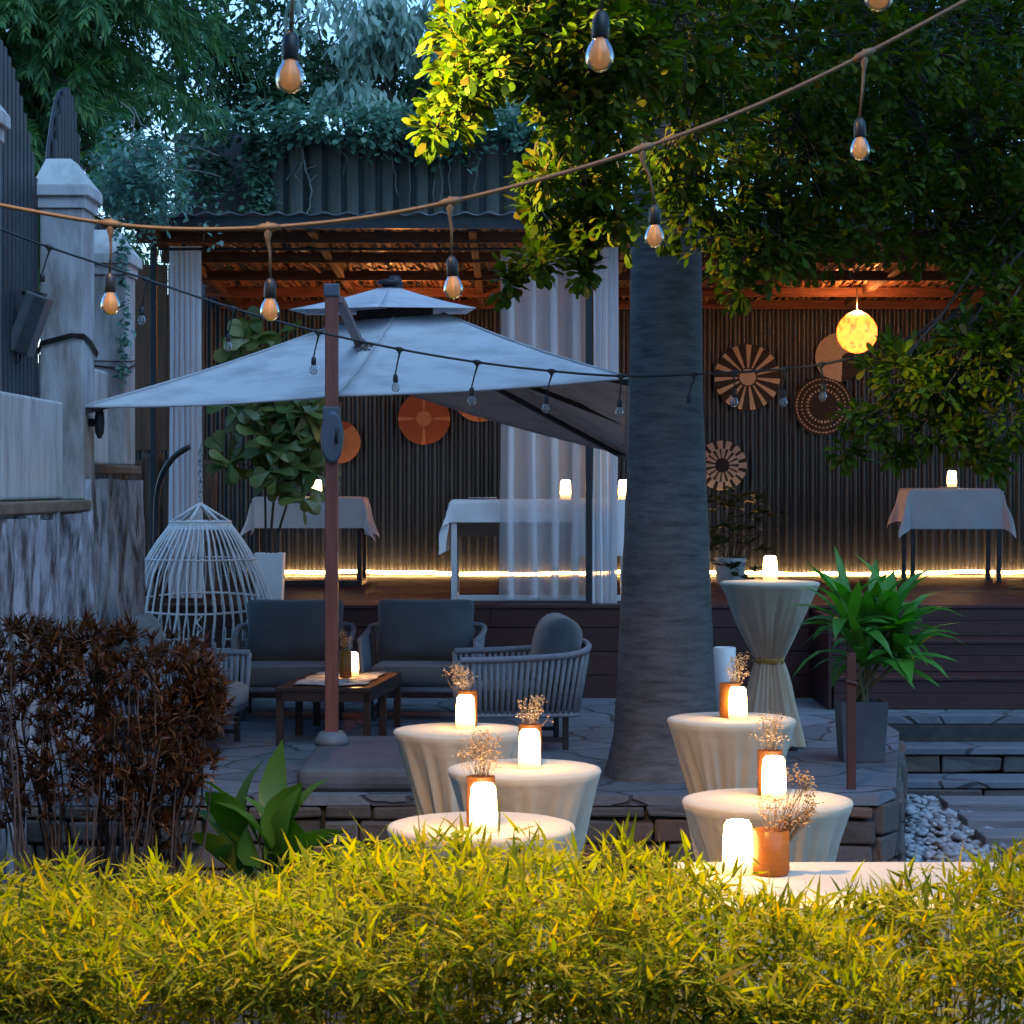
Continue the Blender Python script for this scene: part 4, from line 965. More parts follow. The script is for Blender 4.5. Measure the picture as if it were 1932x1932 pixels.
def bouquet(loc, h0, label, lean=(0, 0), height=.13, spread=.06, n=46, arc=None):
    o = thing("dried_flowers", label, "flowers", (loc[0], loc[1], loc[2] + h0 - .1), "dried flower sprigs in the vases")
    base = Vector(loc) + Vector((0, 0, h0 - .10)); paths, pts = [], []
    for i in range(n):
        if arc:
            t = R.random(); q = Vector(loc) + Vector((0, 0, h0)) + Vector(arc(t)) + Vector((R.gauss(0, .009), R.gauss(0, .012), R.gauss(0, .009)))
        else:
            hh = height * R.uniform(.25, 1); q = Vector(loc) + Vector((0, 0, h0)) + Vector((lean[0] * hh / height + R.gauss(0, spread * .45), R.gauss(0, spread * .4), hh + lean[1]))
        paths.append((wander(base + Vector((R.uniform(-.015, .015), R.uniform(-.015, .015), 0)), q, 5, .08), .0011, .0007))
        for j in range(R.randint(5, 9)): pts.append(q + Vector((R.gauss(0, .010), R.gauss(0, .010), R.gauss(0, .010))))
    me_pts = np.array([p_[:] for p_ in pts]); 
    ob = pebbles("blossoms", flowerm, me_pts, rng.uniform(.0025, .0055, len(pts)))
    ob.parent = o; ob.location = (0, 0, 0); ob.data.transform(Matrix.Translation(-ORG[o.name])); ORG[ob.name] = ORG[o.name]
    stem_mesh("stems", paths, mat("dry_stem", (.22, .13, .06), (.3, .2, .1), 20, .8), o, 4)
def setting(px_l, py_l, d, zt, px_v, lean, lab, vdy=.11, hgt=.13, arc=None, vr=.053, vh=.185, spread=.06, n=46):
    l = P(px_l, 0, d); lamp((l.x, d, zt + .001), "lit frosted table lamp on " + lab)
    if px_v is None: return
    v = P(px_v, 0, d + vdy); vl = (v.x, d + vdy, zt + .001); vase(vl, "amber vase behind the lamp on " + lab if vdy > 0 else "amber vase standing right of the lamp on " + lab, vh, vr)
    bouquet(vl, vh, "cream dried flowers in the amber vase on " + lab, lean, hgt, spread, n, arc)
def zofs(tab, py): return (CZ - tab[2]) * F / (py - YH)      # depth of a thing standing on the table at pixel row py
TA = cocktail_table(908, 1554, 177.5, 0, "front cocktail table, partly hidden behind the hedge, left of centre", ribbon=False)
TB = cocktail_table(989, 1447, 145.5, 0, "middle one of the three cocktail tables left of the big trunk", ribbon=False)
TC = cocktail_table(868, 1375, 126, 0, "rear one of the three cocktail tables, beside the umbrella base", ribbon=False)
TE = cocktail_table(1448, 1506, 161, 0, "cocktail table in front of the terrace corner right of the trunk", ribbon=False)
TG = cocktail_table(1380, 1354, 121.5, 0, "cocktail table close before the big trunk, its cloth blue-white on top", ribbon=False)
TH = cocktail_table(1452, 1097, 94.5, PZ, "tall draped table on the terrace tied with a gold ribbon", tie=.55, flare=.235, ribbon=True)
setting(912, 0, zofs(TA, 1568), TA[2], 907, (0, 0), "the front cocktail table behind the hedge", hgt=.155, spread=.075, n=60)
setting(999, 0, zofs(TB, 1449), TB[2], 1000, (.01, 0), "the middle cocktail table left of the trunk", hgt=.12, spread=.07)
setting(878, 0, zofs(TC, 1374), TC[2], 882, (-.07, 0), "the rear cocktail table by the umbrella base", hgt=.13, spread=.07)
setting(1460, 0, zofs(TE, 1507), TE[2], 1453, (.01, 0), "the cocktail table before the terrace corner", hgt=.15, spread=.06)
setting(1392, 0, zofs(TG, 1357), TG[2], 1378, (.06, 0), "the cocktail table close before the trunk", hgt=.15, spread=.07, vr=.06)
setting(1453, 0, zofs(TH, 1095), TH[2], None, None, "the tall ribbon-tied table")
# --- near rectangular table behind the hedge (right)
nt = thing("buffet_table", "long table under a cream cloth just behind the hedge at lower right", "table", (1.35, 7.3, 0)); zt = 1.16
c = MB(); c.box(.56, 2.2, 6.86, 7.66, zt - .03, zt - .004); c.build("tabletop", framem, nt)
def nf(u, v):
    x = .545 + 1.67 * u; y = 6.845 + .83 * v
    return (x, y, zt + .0015 * noise.noise(Vector((x * 9, y * 9, 0))))
c = MB(); c.grid(nf, 40, 24)
for (ax, ay, bx, by) in ((.545, 6.845, 2.215, 6.845), (2.215, 6.845, 2.215, 7.675), (2.215, 7.675, .545, 7.675), (.545, 7.675, .545, 6.845)):
    nx_, ny_ = (by - ay), -(bx - ax); l_ = math.hypot(nx_, ny_); nx_ /= l_; ny_ /= l_
    c.grid(lambda u, v: (ax + (bx - ax) * u + nx_ * (.02 + .015 * math.sin(u * 40)) * v, ay + (by - ay) * u + ny_ * (.02 + .015 * math.sin(u * 40)) * v, zt - .55 * v), 60, 8)
c.build("tablecloth", mat("cream_cloth", (.66, .58, .46), (.60, .53, .42), 4, .85, bump=.08, bscale=90), nt, smooth=True)
for x in (.64, 2.12):
    for y in (6.93, 7.58): c = MB(); c.box(x - .02, x + .02, y - .02, y + .02, 0, zt - .03); c.build("leg", framem, nt)
def arcf(t):
    a = -2.9 + 4.3 * t
    return (.05 + .075 * math.cos(a) + .01, 0, .10 + .08 * math.sin(a)) if t > .25 else (R.uniform(-.04, .06), 0, R.uniform(.01, .09))
setting(1392, 0, 7.45, zt, 1455, (.03, 0), "the long cream-clothed table", vdy=-.02, arc=arcf, vr=.060, vh=.145, n=80)

# --- rectangular tables on the deck
def drape(c, cx, cy, w, dpt, zt, dx0, dx1, dy0, dy1, seed=0):
    """square cloth: top plus four hanging sides, corners fall as pointed folds"""
    nu, nv = 46, 40
    def f(u, v):
        s = -w/2 - dx0 + (w + dx0 + dx1) * u; t = -dpt/2 - dy0 + (dpt + dy0 + dy1) * v
        a = max(0, -w/2 - s, s - w/2); b = max(0, -dpt/2 - t, t - dpt/2)
        x, y = min(max(s, -w/2), w/2), min(max(t, -dpt/2), dpt/2); sx, sy = (1 if s > 0 else -1), (1 if t > 0 else -1)
        r_ = math.hypot(a, b)
        if r_ == 0: return (cx + x, cy + y, zt + .001 * noise.noise(Vector((s * 8, t * 8, seed))))
        ph = math.atan2(b, a); fl = .05 + .30 * math.sin(2 * ph) ** 2
        wv_ = .014 * math.sin(s * 13 + seed) * math.sin(t * 11 + seed * 2) * min(1, r_ / .2)
        return (cx + x + sx * math.cos(ph) * r_ * fl + sx * wv_, cy + y + sy * math.sin(ph) * r_ * fl + sy * wv_, zt - r_ * math.sqrt(max(0, 1 - fl * fl)))
    c.grid(f, nu, nv); return c
def deck_table(cx, cy, w, dpt, zt, legm, label, clabel, drops, seed, sled=True):
    o = thing("deck_table", label, "table", (cx, cy, DZ), "rectangular tables on the deck")
    c = MB(); c.box(cx - w/2 + .004, cx + w/2 - .004, cy - dpt/2 + .004, cy + dpt/2 - .004, zt - .03, zt - .004); c.build("tabletop", legm, o)
    for sx in (-1, 1):
        for sy in (-1, 1):
            c = MB(); x, y = cx + sx * (w/2 - .035), cy + sy * (dpt/2 - .035); c.box(x - .026, x + .026, y - .026, y + .026, DZ + (.052 if sled else 0), zt - .03); c.build("leg", legm, o, bevel=.003)
        if sled:
            c = MB(); x = cx + sx * (w/2 - .035); c.box(x - .026, x + .026, cy - dpt/2 + .01, cy + dpt/2 - .01, DZ, DZ + .05); c.build("foot_bar", legm, o, bevel=.003)
    if sled:
        c = MB(); c.box(cx - w/2 + .065, cx + w/2 - .065, cy - dpt/2 + .012, cy - dpt/2 + .058, DZ + .001, DZ + .05); c.build("foot_bar", legm, o, bevel=.003)
    c = MB(); drape(c, cx, cy, w + .01, dpt + .01, zt + .003, *drops, seed)
    cl = c.build("tablecloth", mat("deck_linen", (.68, .68, .69), (.62, .62, .63), 3, .85, bump=.35, bscale=9), smooth=True, org=(cx, cy, zt)); tag(cl, clabel, "tablecloth", "white cloths on the deck tables")
deck_table(P(584, 0, 23.5).x, 23.7, 1.12, .75, 2.305, framem, "dark-legged deck table behind the umbrella post", "white cloth on the deck table behind the umbrella post", (.34, .38, .32, .3), 1)
whm = mat("white_metal", (.55, .56, .58), (.5, .51, .53), 5, .45)
deck_table(P(1020, 0, 20.6).x, 20.75, 1.62, 1.0, 2.295, whm, "white-framed deck table behind the sheer curtain", "white cloth on the white-framed table behind the sheer curtain", (.46, .4, .20, .35), 2)
deck_table(P(1800, 0, 24.2).x, 24.4, .98, .62, 2.392, framem, "dark-legged deck table at right before the corrugated wall", "white cloth with pointed corners on the right deck table", (.36, .36, .43, .3), 3, sled=False)
c = MB(); x0, x1 = P(1085, 0, 20.2).x, P(1192, 0, 20.2).x
c.grid(lambda u, v: (x0 + (x1 - x0) * u, 20.205 - (.012 + .02 * math.sin(u * 9) * v), 2.302 - .5 * v), 24, 12); c.grid(lambda u, v: (x0 + (x1 - x0) * u, 20.205 + .9 * v, 2.302), 6, 6)
tag(c.build("table_runner", MATS["deck_linen"], smooth=True, org=(x0, 20.2, 2.3)), "wide white runner hanging down the front of the white-framed table", "runner")
lamp((P(598, 0, 23.5).x, 23.5, 2.309), "lit frosted table lamp on the deck table behind the umbrella post")
lamp((P(1067, 0, 20.9).x, 20.9, 2.304), "lit frosted table lamp seen through the sheer curtain")
lamp((P(1177, 0, 20.6).x, 20.6, 2.304), "lit frosted table lamp between the right curtain and the trunk")
lamp((P(1796, 0, 24.3).x, 24.3, 2.409), "lit frosted table lamp on a saucer on the right deck table")
c = MB(); q = P(1790, 0, 24.28); c.lathe([(.05, .0), (.11, .008), (.115, .014), (.06, .008)], (q.x, 24.28, 2.397), 24)
tag(c.build("saucer", whm, smooth=True, org=(q.x, 24.28, 2.397)), "white saucer under the lamp on the right deck table", "saucer")
c = MB(); q = P(910, 0, 20.7); c.lathe([(.06, .0), (.13, .010), (.135, .016), (.06, .008)], (q.x, 20.7, 2.302), 24)
tag(c.build("plate", whm, smooth=True, org=(q.x, 20.7, 2.3)), "white plate on the white-framed table left of the sheer curtain", "plate")
lamp((P(323, 0, 22.6).x, 22.6, DZ + .003), "lit frosted table lamp on the deck seen through the hanging chair")

# --- lounge armchairs
def cushion(c, ctr, sx, sy, sz, tilt=0.0, p=3.2, plump=.3, rz=0):
    ctr = Vector(ctr); n = 18; Rm = Matrix.Rotation(rz, 3, 'Z') @ Matrix.Rotation(tilt, 3, 'X'); sd = R.uniform(0, 40)
    for sg in (-1, 1):
        def f(u, v, sg=sg):
            x, z = 2 * u - 1, 2 * v - 1
            x, z = math.copysign(1 - (1 - abs(x)) ** 1.5, x), math.copysign(1 - (1 - abs(z)) ** 1.5, z)
            t = max(0, (1 - abs(x) ** 3.6)) ** .48 * max(0, (1 - abs(z) ** 3.6)) ** .48
            pin = 1 - .05 * (1 - abs(z) ** 2) * abs(x) ** 3; pz = 1 - .04 * (1 - abs(x) ** 2) * abs(z) ** 3
            rc = 1 - .06 * (abs(x) * abs(z)) ** 8
            wr = .012 * noise.noise(Vector((x * 2.2 + sd, z * 2.2, sg))) * t
            return ctr + Rm @ Vector((x * sx / 2 * pin * rc, sg * sy / 2 * t + wr, z * sz / 2 * pz * rc))
        k = len(c.v); c.grid(f, n, n)
        if sg > 0: c.f[-n*n:] = [q[::-1] for q in c.f[-n*n:]]
    return c
def resample(pts, step):
    pts = [Vector(p_) for p_ in pts]; out = [pts[0]]; acc = 0
    for a, b in zip(pts[:-1], pts[1:]):
        L = (b - a).length; t = step - acc
        while t < L: out.append(a.lerp(b, t / L)); t += step
        acc = L - (t - step)
    return out
def smoothpath(pts, it=3):
    pts = [Vector(p_) for p_ in pts]
    for _ in range(it):
        o_ = [pts[0]]
        for a, b in zip(pts[:-1], pts[1:]): o_ += [a.lerp(b, .25), a.lerp(b, .75)]
        o_.append(pts[-1]); pts = o_
    return pts
def armchair():
    o = thing("rope_armchair", "x", "armchair", (0, 0, 0), "grey rope armchairs on the terrace")
    top = smoothpath([(-.45, -.43, .625), (-.46, -.1, .63), (-.47, .34, .655), (-.45, .46, .70), (0, .485, .715), (.45, .46, .70), (.47, .34, .655), (.46, -.1, .63), (.45, -.43, .625)])
    bot = smoothpath([(-.425, -.41, .245), (-.43, -.1, .245), (-.43, .28, .245), (-.40, .39, .245), (0, .41, .245), (.40, .39, .245), (.43, .28, .245), (.43, -.1, .245), (.425, -.41, .245)])
    c = MB(); c.tube(top, .024, 8); c.tube(bot, .017, 8)
    c.tube([(-.45, -.43, .625), (-.425, -.41, .245)], .018, 8); c.tube([(.45, -.43, .625), (.425, -.41, .245)], .018, 8); c.box(-.41, .41, -.41, -.385, .225, .265)
    c.build("frame", ropem, o, smooth=True)
    nT = 62; A = resample(top, sum((b - a).length for a, b in zip(top[:-1], top[1:])) / nT); B = resample(bot, sum((b - a).length for a, b in zip(bot[:-1], bot[1:])) / nT)
    c = MB()
    for a, b in list(zip(A, B))[1:-1]:
        mid = a.lerp(b, .5) * 1.0; c.tube([a, mid, b], .0150, 6)
    c.build("rope_weave", ropem, o, smooth=True)
    for sx in (-1, 1):
        for sy in (-1, 1): c = MB(); x, y = sx * .37, (-.36 if sy < 0 else .30); c.box(x - .02, x + .02, y - .02, y + .02, 0, .245); c.build("leg", framem, o, bevel=.003)
        c = MB(); c.box(sx * .37 - .015, sx * .37 + .015, -.34, .28, .055, .085); c.build("stretcher", framem, o)
    c = MB(); cushion(c, (0, -.03, .34), .76, .80, .19, 0); 
    c = MB(); c.box(-.385, .385, -.45, .34, .265, .425); c.build("seat_cushion", cushm, o, bevel=.055, seg=4, smooth=True)
    c = MB(); cushion(c, (0, .26, .66), .80, .32, .52, RAD(-13)); c.build("back_cushion", cushm, o, smooth=True)
    return o
ch = armchair(); ch["label"] = "rope armchair behind the umbrella post, facing the coffee table"
ch.location = (P(553, 0, 18.0).x, 18.05, PZ); ch.rotation_euler = (0, 0, RAD(3))
dup(ch, (P(797, 0, 18.0).x, 18.05, PZ), RAD(-3), "rope armchair in the middle with a plump back cushion, facing the camera")
dup(ch, (P(978, 0, 16.1).x, 16.1, PZ), RAD(-86), "rope armchair seen from its side, its curved back toward the trunk")
dup(ch, (-2.36, 15.95, PZ), RAD(84), "rope armchair mostly hidden behind the dark red bush")

# --- coffee table with runner
ct = thing("coffee_table", "low dark wooden coffee table in front of the lounge armchairs", "table", (-1.25, 16.65, PZ), rz=RAD(-6.5))
tm = mat("dark_walnut", (.04, .022, .016), (.065, .035, .022), 3, .32, 0, (1, 10, 1), bump=.1)
def local_build(c, name, m, par, **k):
    sv = ORG[par.name]; ORG[par.name] = Vector((0, 0, 0)); o = c.build(name, m, par, **k); ORG[par.name] = sv; return o
c = MB(); c.box(-.34, .34, -.68, .68, .375, .41); local_build(c, "tabletop", tm, ct, bevel=.006)
for sx in (-1, 1):
    for y in (-.65, 0.0, .65):
        c = MB(); c.box(sx * .31 - .025, sx * .31 + .025, y - .025, y + .025, 0, .374); local_build(c, "leg", tm, ct, bevel=.003)
c = MB(); c.box(-.335, .335, -.675, -.65, .31, .374); c.box(-.335, .335, .65, .675, .31, .374); c.box(-.335, -.31, -.62, .62, .31, .374); c.box(.31, .335, -.62, .62, .31, .374); local_build(c, "apron", tm, ct)
zt = PZ + .41
c = MB()
def rf(u, v):
    x = -1.56 + .52 * u + .10 * v; y = 16.05 + 1.1 * v; return (x + .012 * math.sin(v * 17), y + .05 * math.sin(u * 8), zt + .006 + .010 * abs(noise.noise(Vector((x * 7, y * 5, 3)))) + .004)
c.grid(rf, 40, 40)
tag(c.build("table_runner", mat("print_cloth", (.55, .50, .48), (.22, .14, .13), 9, .85, bump=.1, lo=.5, hi=.6), smooth=True, org=(-1.3, 16.6, zt)), "rumpled patterned cloth spread on the dark coffee table", "runner")
v = P(652, 0, 16.55); vl = (v.x, 16.55, zt + .019)
vase(vl, "slim amber vase on the coffee table beside the umbrella post", .20, .045); bouquet(vl, .20, "dried flowers in the vase on the coffee table", (-.02, 0), .14, .06, 36)
v = P(664, 0, 16.75); lamp((v.x, 16.75, zt + .019), "lit frosted table lamp on the coffee table behind its vase")

# --- hanging egg chair
ec = P(378, 0, 18.95); ez = P(0, 950, 18.95).z
eg = thing("hanging_chair", "white wicker birdcage hanging chair at the left of the terrace", "hanging chair", (ec.x, ec.y, PZ))
prof = [(.245, -.165), (.37, -.33), (.50, -.55), (.595, -.80), (.635, -1.0), (.635, -1.2), (.58, -1.38), (.44, -1.50)]
def profr(t):
    k = t * (len(prof) - 1); i = min(int(k), len(prof) - 2); f_ = k - i
    return prof[i][0] + (prof[i+1][0] - prof[i][0]) * f_, prof[i][1] + (prof[i+1][1] - prof[i][1]) * f_
c = MB()
for k in range(50):
    a = 2 * math.pi * k / 50; pts = []
    for i in range(18):
        r_, z = profr(i / 17); pts.append((ec.x + r_ * math.cos(a + .02 * math.sin(i)), ec.y + r_ * math.sin(a), ez + z))
    c.tube(pts, .0082 if k % 4 else .012, 6)
c.build("cage_ribs", wickm, eg, smooth=True)
c = MB()
def ring(r_, z, tr, wob=0): c.tube([(ec.x + r_ * math.cos(a), ec.y + r_ * math.sin(a), ez + z + wob * math.sin(a)) for a in [2 * math.pi * i / 48 for i in range(49)]], tr, 6)
for r_, z in ((.25, -.15), (.25, -.165), (.255, -.18), (.262, -.195), (.27, -.21)): ring(r_, z, .011)
ring(.455, -.46, .008, .0); ring(.605, -.83, .010, .06); ring(.64, -1.17, .010); ring(.455, -1.49, .016); ring(.60, -1.34, .012)
c.build("cage_rings", wickm, eg, smooth=True)
c = MB()
for k in range(6):
    a = 2 * math.pi * k / 6 + .3; c.tube([(ec.x, ec.y, ez), (ec.x + .24 * math.cos(a), ec.y + .24 * math.sin(a), ez - .15)], .014, 6)
c.build("top_struts", wickm, eg, smooth=True)
c = MB()
for a in (-2.3, -1.45, -.75, -3.0):
    pts = [(ec.x + profr(.50 + .42 * i / 40)[0] * math.cos(a) + .018 * math.cos(i * .9), ec.y + profr(.50 + .42 * i / 40)[0] * math.sin(a) + .018 * math.sin(i * .9), ez + profr(.50 + .42 * i / 40)[1]) for i in range(41)]
    c.tube(pts, .009, 6)
c.build("twisted_canes", wickm, eg, smooth=True)
c = MB(); c.lathe([(.05, -1.52), (.42, -1.50), (.52, -1.40), (.50, -1.36), (.05, -1.42)], (ec.x, ec.y, ez), 32); c.build("seat_basket", wickm, eg, smooth=True)
c = MB(); c.lathe([(.02, -1.42), (.46, -1.41), (.51, -1.33), (.45, -1.27), (.02, -1.26)], (ec.x, ec.y, ez), 32); c.build("seat_pad", cushm, eg, smooth=True)
c = MB(); zc = ez + .005; k = 0
while zc < P(0, 850, 18.95).z:
    a = Vector((ec.x, ec.y, zc + .03)); w_ = (.016, 0) if k % 2 else (0, .016)
    c.tube([a + Vector((w_[0] * math.cos(t), w_[1] * math.cos(t), .032 * math.sin(t))) for t in [2 * math.pi * i / 14 for i in range(15)]], .006, 5, cap=False); zc += .043; k += 1
c.build("chain", greym, eg, smooth=True)
stp = smoothpath([P(296, 1372, 19.25), P(294, 1100, 19.25), P(294, 960, 19.2), P(300, 905, 19.12), P(325, 862, 19.02), P(357, 843, 18.95)]); stp[0].z = PZ
c = MB(); c.tube(stp, .025, 10); c.build("curved_stand", darkm, eg, smooth=True)
c = MB(); c.lathe([(.02, 0), (.42, 0), (.42, .02), (.05, .03)], (stp[0].x + .25, 19.0, PZ + .001), 32); c.build("stand_base", darkm, eg, smooth=True)
c = MB(); cushion(c, (P(272, 0, 18.2).x, 18.15, P(0, 1212, 18.2).z), .24, .12, .26, RAD(-15), rz=.3)
c = MB(); q = P(273, 1208, 16.6); cushion(c, q, .26, .15, .26, RAD(-12), rz=.2); o = c.build("throw_pillow", mat("pale_pillow", (.20, .21, .23), (.26, .27, .29), 6, .9), smooth=True, org=q)
tag(o, "pale round throw pillow on the hidden armchair, above the red bush", "pillow")

# --- curtains
def curtainmat(name, alpha, col=(.74, .77, .80)):
    m, n, l, b = newmat(name); b.inputs["Base Color"].default_value = (*col, 1); b.inputs["Roughness"].default_value = .9
    tr = n.new("ShaderNodeBsdfTranslucent"); tr.inputs[0].default_value = (*col, 1); m1 = n.new("ShaderNodeMixShader"); m1.inputs[0].default_value = .28
    l.new(b.outputs[0], m1.inputs[1]); l.new(tr.outputs[0], m1.inputs[2])
    tp = n.new("ShaderNodeBsdfTransparent"); m2 = n.new("ShaderNodeMixShader"); m2.inputs[0].default_value = alpha
    l.new(tp.outputs[0], m2.inputs[1]); l.new(m1.outputs[0], m2.inputs[2]); l.new(m2.outputs[0], n["Material Output"].inputs[0]); return m
sheer, dense = curtainmat("sheer_voile", .52), curtainmat("curtain_cloth", .93)
def curtain(xa, xb, y, zt, zb, nf, amp, over, m, label, hem=0):
    c = MB(); x0, x1 = P(xa, 0, y).x, P(xb, 0, y).x; ph = R.uniform(0, 6); jit = [R.uniform(.55, 1.4) for _ in range(nf + 2)]
    def f(u, v):
        k = u * nf; j = jit[int(k)] * (1 - k % 1) + jit[int(k) + 1] * (k % 1); gth = .55 + .45 * min(1, v * 3)
        a = 2 * math.pi * k
        kk = k % 1
        if over > 1: xx = (kk / .5 * .66 if kk < .5 else .66 - (kk - .5) / .2 * .30 * j if kk < .7 else (.66 - .30 * j) + (kk - .7) / .3 * (.34 + .30 * j)); x = x0 + (x1 - x0) * (int(k) + xx) / nf + .012 * math.sin(v * 5 + k * 1.7) * v
        else: x = x0 + (x1 - x0) * u + over * math.sin(2 * a + .6) * j * (x1 - x0) / nf * .5 + .012 * math.sin(v * 5 + k * 1.7) * v
        return (x, y + amp * j * gth * math.sin(a + ph) + .01 * math.sin(v * 3 + k), zt + (zb - zt) * v + hem * math.sin(k * .9) * v)
    c.grid(f, nf * 20, 30); o = c.build("curtain", m, smooth=True, org=((x0 + x1) / 2, y, zb)); return tag(o, label, "curtain", "white curtains at the front of the deck")
curtain(319, 378, 19.95, 4.52, 1.44, 6, .03, .5, dense, "white gathered curtain at the left, behind the hanging chair")
curtain(944, 1108, 19.93, 4.47, 1.43, 4, .07, 1.25, sheer, "wide sheer white curtain with the white-framed table showing through", .012)
curtain(1118, 1164, 19.85, 4.50, 1.40, 4, .03, .5, dense, "narrow white curtain right of the black post, beside the trunk")
c = MB(); c.tube([P(300, 470, 19.93), P(1190, 470, 19.93)], .012, 8); tag(c.build("curtain_rail", darkm, org=(0, 19.93, 4.5)), "thin dark rail under the roof carrying the white curtains", "rail")

# --- woven wall discs
tan = mat("woven_tan", (.50, .45, .38), (.40, .36, .30), 26, .85, bump=.3, bscale=90); blk = mat("woven_black", (.018, .017, .018), (.03, .028, .028), 26, .85, bump=.3, bscale=90)
rust = mat("woven_rust", (.30, .085, .035), (.24, .07, .03), 26, .85, bump=.3, bscale=90); lrust = mat("woven_light_rust", (.48, .22, .10), (.40, .18, .09), 26, .85, bump=.3, bscale=90)
def disc(px, py, rpx, mats, fn, label):
    q = P(px, py, 25.93); r_ = rpx * 25.93 / F; nr, na = 24, 144; v, f, mi = [], [], []
    for i in range(nr + 1):
        rr = i / nr
        for k in range(na):
            a = 2 * math.pi * k / na; v.append((q.x + r_ * rr * math.cos(a), q.y - .05 * (1 - rr * rr) - .003 * math.sin(rr * 60), q.z + r_ * rr * math.sin(a)))
    for i in range(nr):
        for k in range(na):
            k2 = (k + 1) % na; f.append((i*na+k, i*na+k2, (i+1)*na+k2, (i+1)*na+k)); mi.append(fn((i + .5) / nr, (k + .5) / na * 360))
    c = MB(); c.add(v, f); o = c.build("woven_disc", mats[0], org=q, smooth=True)
    for m in mats[1:]: o.data.materials.append(m)
    o.data.polygons.foreach_set("material_index", mi); tag(o, label, "wall disc", "round woven discs on the corrugated wall")
def near(a, s, w): return abs((a + s/2) % s - s/2) < w
disc(640, 834, 40, [rust, lrust], lambda r, a: 1 if (math.sin(RAD(a - 30)) * r < .35) else 0, "small orange-brown two-tone woven disc beside the crank of the umbrella")
disc(800, 790, 49, [rust, lrust], lambda r, a: 1 if r < .29 or near(a, 90, 2.5 + 3.0 * r) else 0, "rust woven disc with a tan cross and centre")
disc(905, 745, 51, [rust, lrust], lambda r, a: 1 if (r > .35 and 180 < a < 360 and not near(a, 45, 3)) else 0, "rust woven disc half hidden under the umbrella canopy")
disc(1410, 712, 62, [blk, tan], lambda r, a: 1 if r < .24 or (r > .3 and near(a + 8, 24, 4.6)) else 0, "big black woven disc with tan sunburst rays")
disc(1584, 674, 46, [tan, blk], lambda r, a: 1 if (a > 272 or a < 30) and (math.cos(RAD(a)) * r > .08) else 0, "tan woven disc with a black quarter, behind the lit globe")
disc(1553, 766, 56, [blk, tan], lambda r, a: 1 if (.93 > r > .87 and near(a, 7.5, 2)) or (.76 > r > .70 and near(a, 10, 2.6)) or (.57 > r > .51 and near(a, 12, 3.2)) else 0, "black woven disc with three rings of pale dots")
disc(1362, 878, 47, [tan, blk], lambda r, a: 1 if r < .30 or near(a + (12 if r > .68 else 0), 24, 4.5) else 0, "tan woven disc with black centre and stepped rays, beside the trunk")

# --- pendant globes
globm, an_, al_, ab_ = newmat("lit_globe")
nz = an_.new("ShaderNodeTexNoise"); nz.inputs["Scale"].default_value = 18; nz.inputs["Detail"].default_value = 6
crg = an_.new("ShaderNodeValToRGB"); crg.color_ramp.elements[0].position = .33; crg.color_ramp.elements[0].color = (.55, .032, .002, 1); crg.color_ramp.elements[1].position = .5; crg.color_ramp.elements[1].color = (1, .10, .006, 1)
tcg = an_.new("ShaderNodeTexCoord"); al_.new(tcg.outputs["Object"], nz.inputs["Vector"]); al_.new(nz.outputs["Fac"], crg.inputs[0]); al_.new(crg.outputs[0], ab_.inputs["Emission Color"]); ab_.inputs["Emission Strength"].default_value = 1.15
def pendant(px, py, d, r_, label):
    q = P(px, py, d); o = thing("pendant_globe", label, "pendant lamp", q, "glowing globe pendants under the deck roof")
    c = MB(); c.lathe([(.02, -r_), (r_*.35, -r_*.94), (r_*.7, -r_*.72), (r_*.93, -r_*.38), (r_, 0), (r_*.96, r_*.3), (r_*.8, r_*.62), (r_*.5, r_*.92), (r_*.2, r_*1.06), (.02, r_*1.1)], q, 32); c.build("globe_shade", globm, o, smooth=True)
    pl = bpy.data.lights.new("globe_glow", 'POINT'); pl.energy = 6.5; pl.color = (1, .38, .10); pl.shadow_soft_size = .04
    po = bpy.data.objects.new("globe_glow", pl); COL.objects.link(po); po.location = q + Vector((0, -.02, r_ * 1.30))
    c = MB(); c.tube([q + Vector((0, 0, r_ * 1.08)), Vector((q.x, q.y, rz_at(d) - .03))], .007, 6); c.build("cord", darkm, o)
pendant(1617, 628, 24.0, .215, "glowing orange globe pendant hanging from the beams at right")
pendant(757, 655, 23.6, .20, "glowing globe pendant behind the umbrella, glimpsed under its vent cap")

# --- festoon string lights
cordm = mat("festoon_rubber", (.16, .10, .05), (.20, .125, .06), 30, .55)
sockm = mat("socket_black", (.012, .012, .013), (.018, .018, .02), 10, .42)
def bulbmat(name, tint, body, mixb, glow=0):
    m, n, l, b = newmat(name); b.inputs["Base Color"].default_value = (*body, 1); b.inputs["Roughness"].default_value = .12
    tr = n.new("ShaderNodeBsdfTranslucent"); tr.inputs[0].default_value = (*body, 1); m0 = n.new("ShaderNodeMixShader"); m0.inputs[0].default_value = .7
    l.new(b.outputs[0], m0.inputs[1]); l.new(tr.outputs[0], m0.inputs[2])
    tp = n.new("ShaderNodeBsdfTransparent"); tp.inputs[0].default_value = (*tint, 1); m1 = n.new("ShaderNodeMixShader"); m1.inputs[0].default_value = mixb
    l.new(tp.outputs[0], m1.inputs[1]); l.new(m0.outputs[0], m1.inputs[2])
    gs = n.new("ShaderNodeBsdfGlossy"); gs.inputs["Roughness"].default_value = .06; fr = n.new("ShaderNodeFresnel"); fr.inputs[0].default_value = 1.24; m2 = n.new("ShaderNodeMixShader")
    l.new(fr.outputs[0], m2.inputs[0]); l.new(m1.outputs[0], m2.inputs[1]); l.new(gs.outputs[0], m2.inputs[2]); l.new(m2.outputs[0], n["Material Output"].inputs[0]); return m
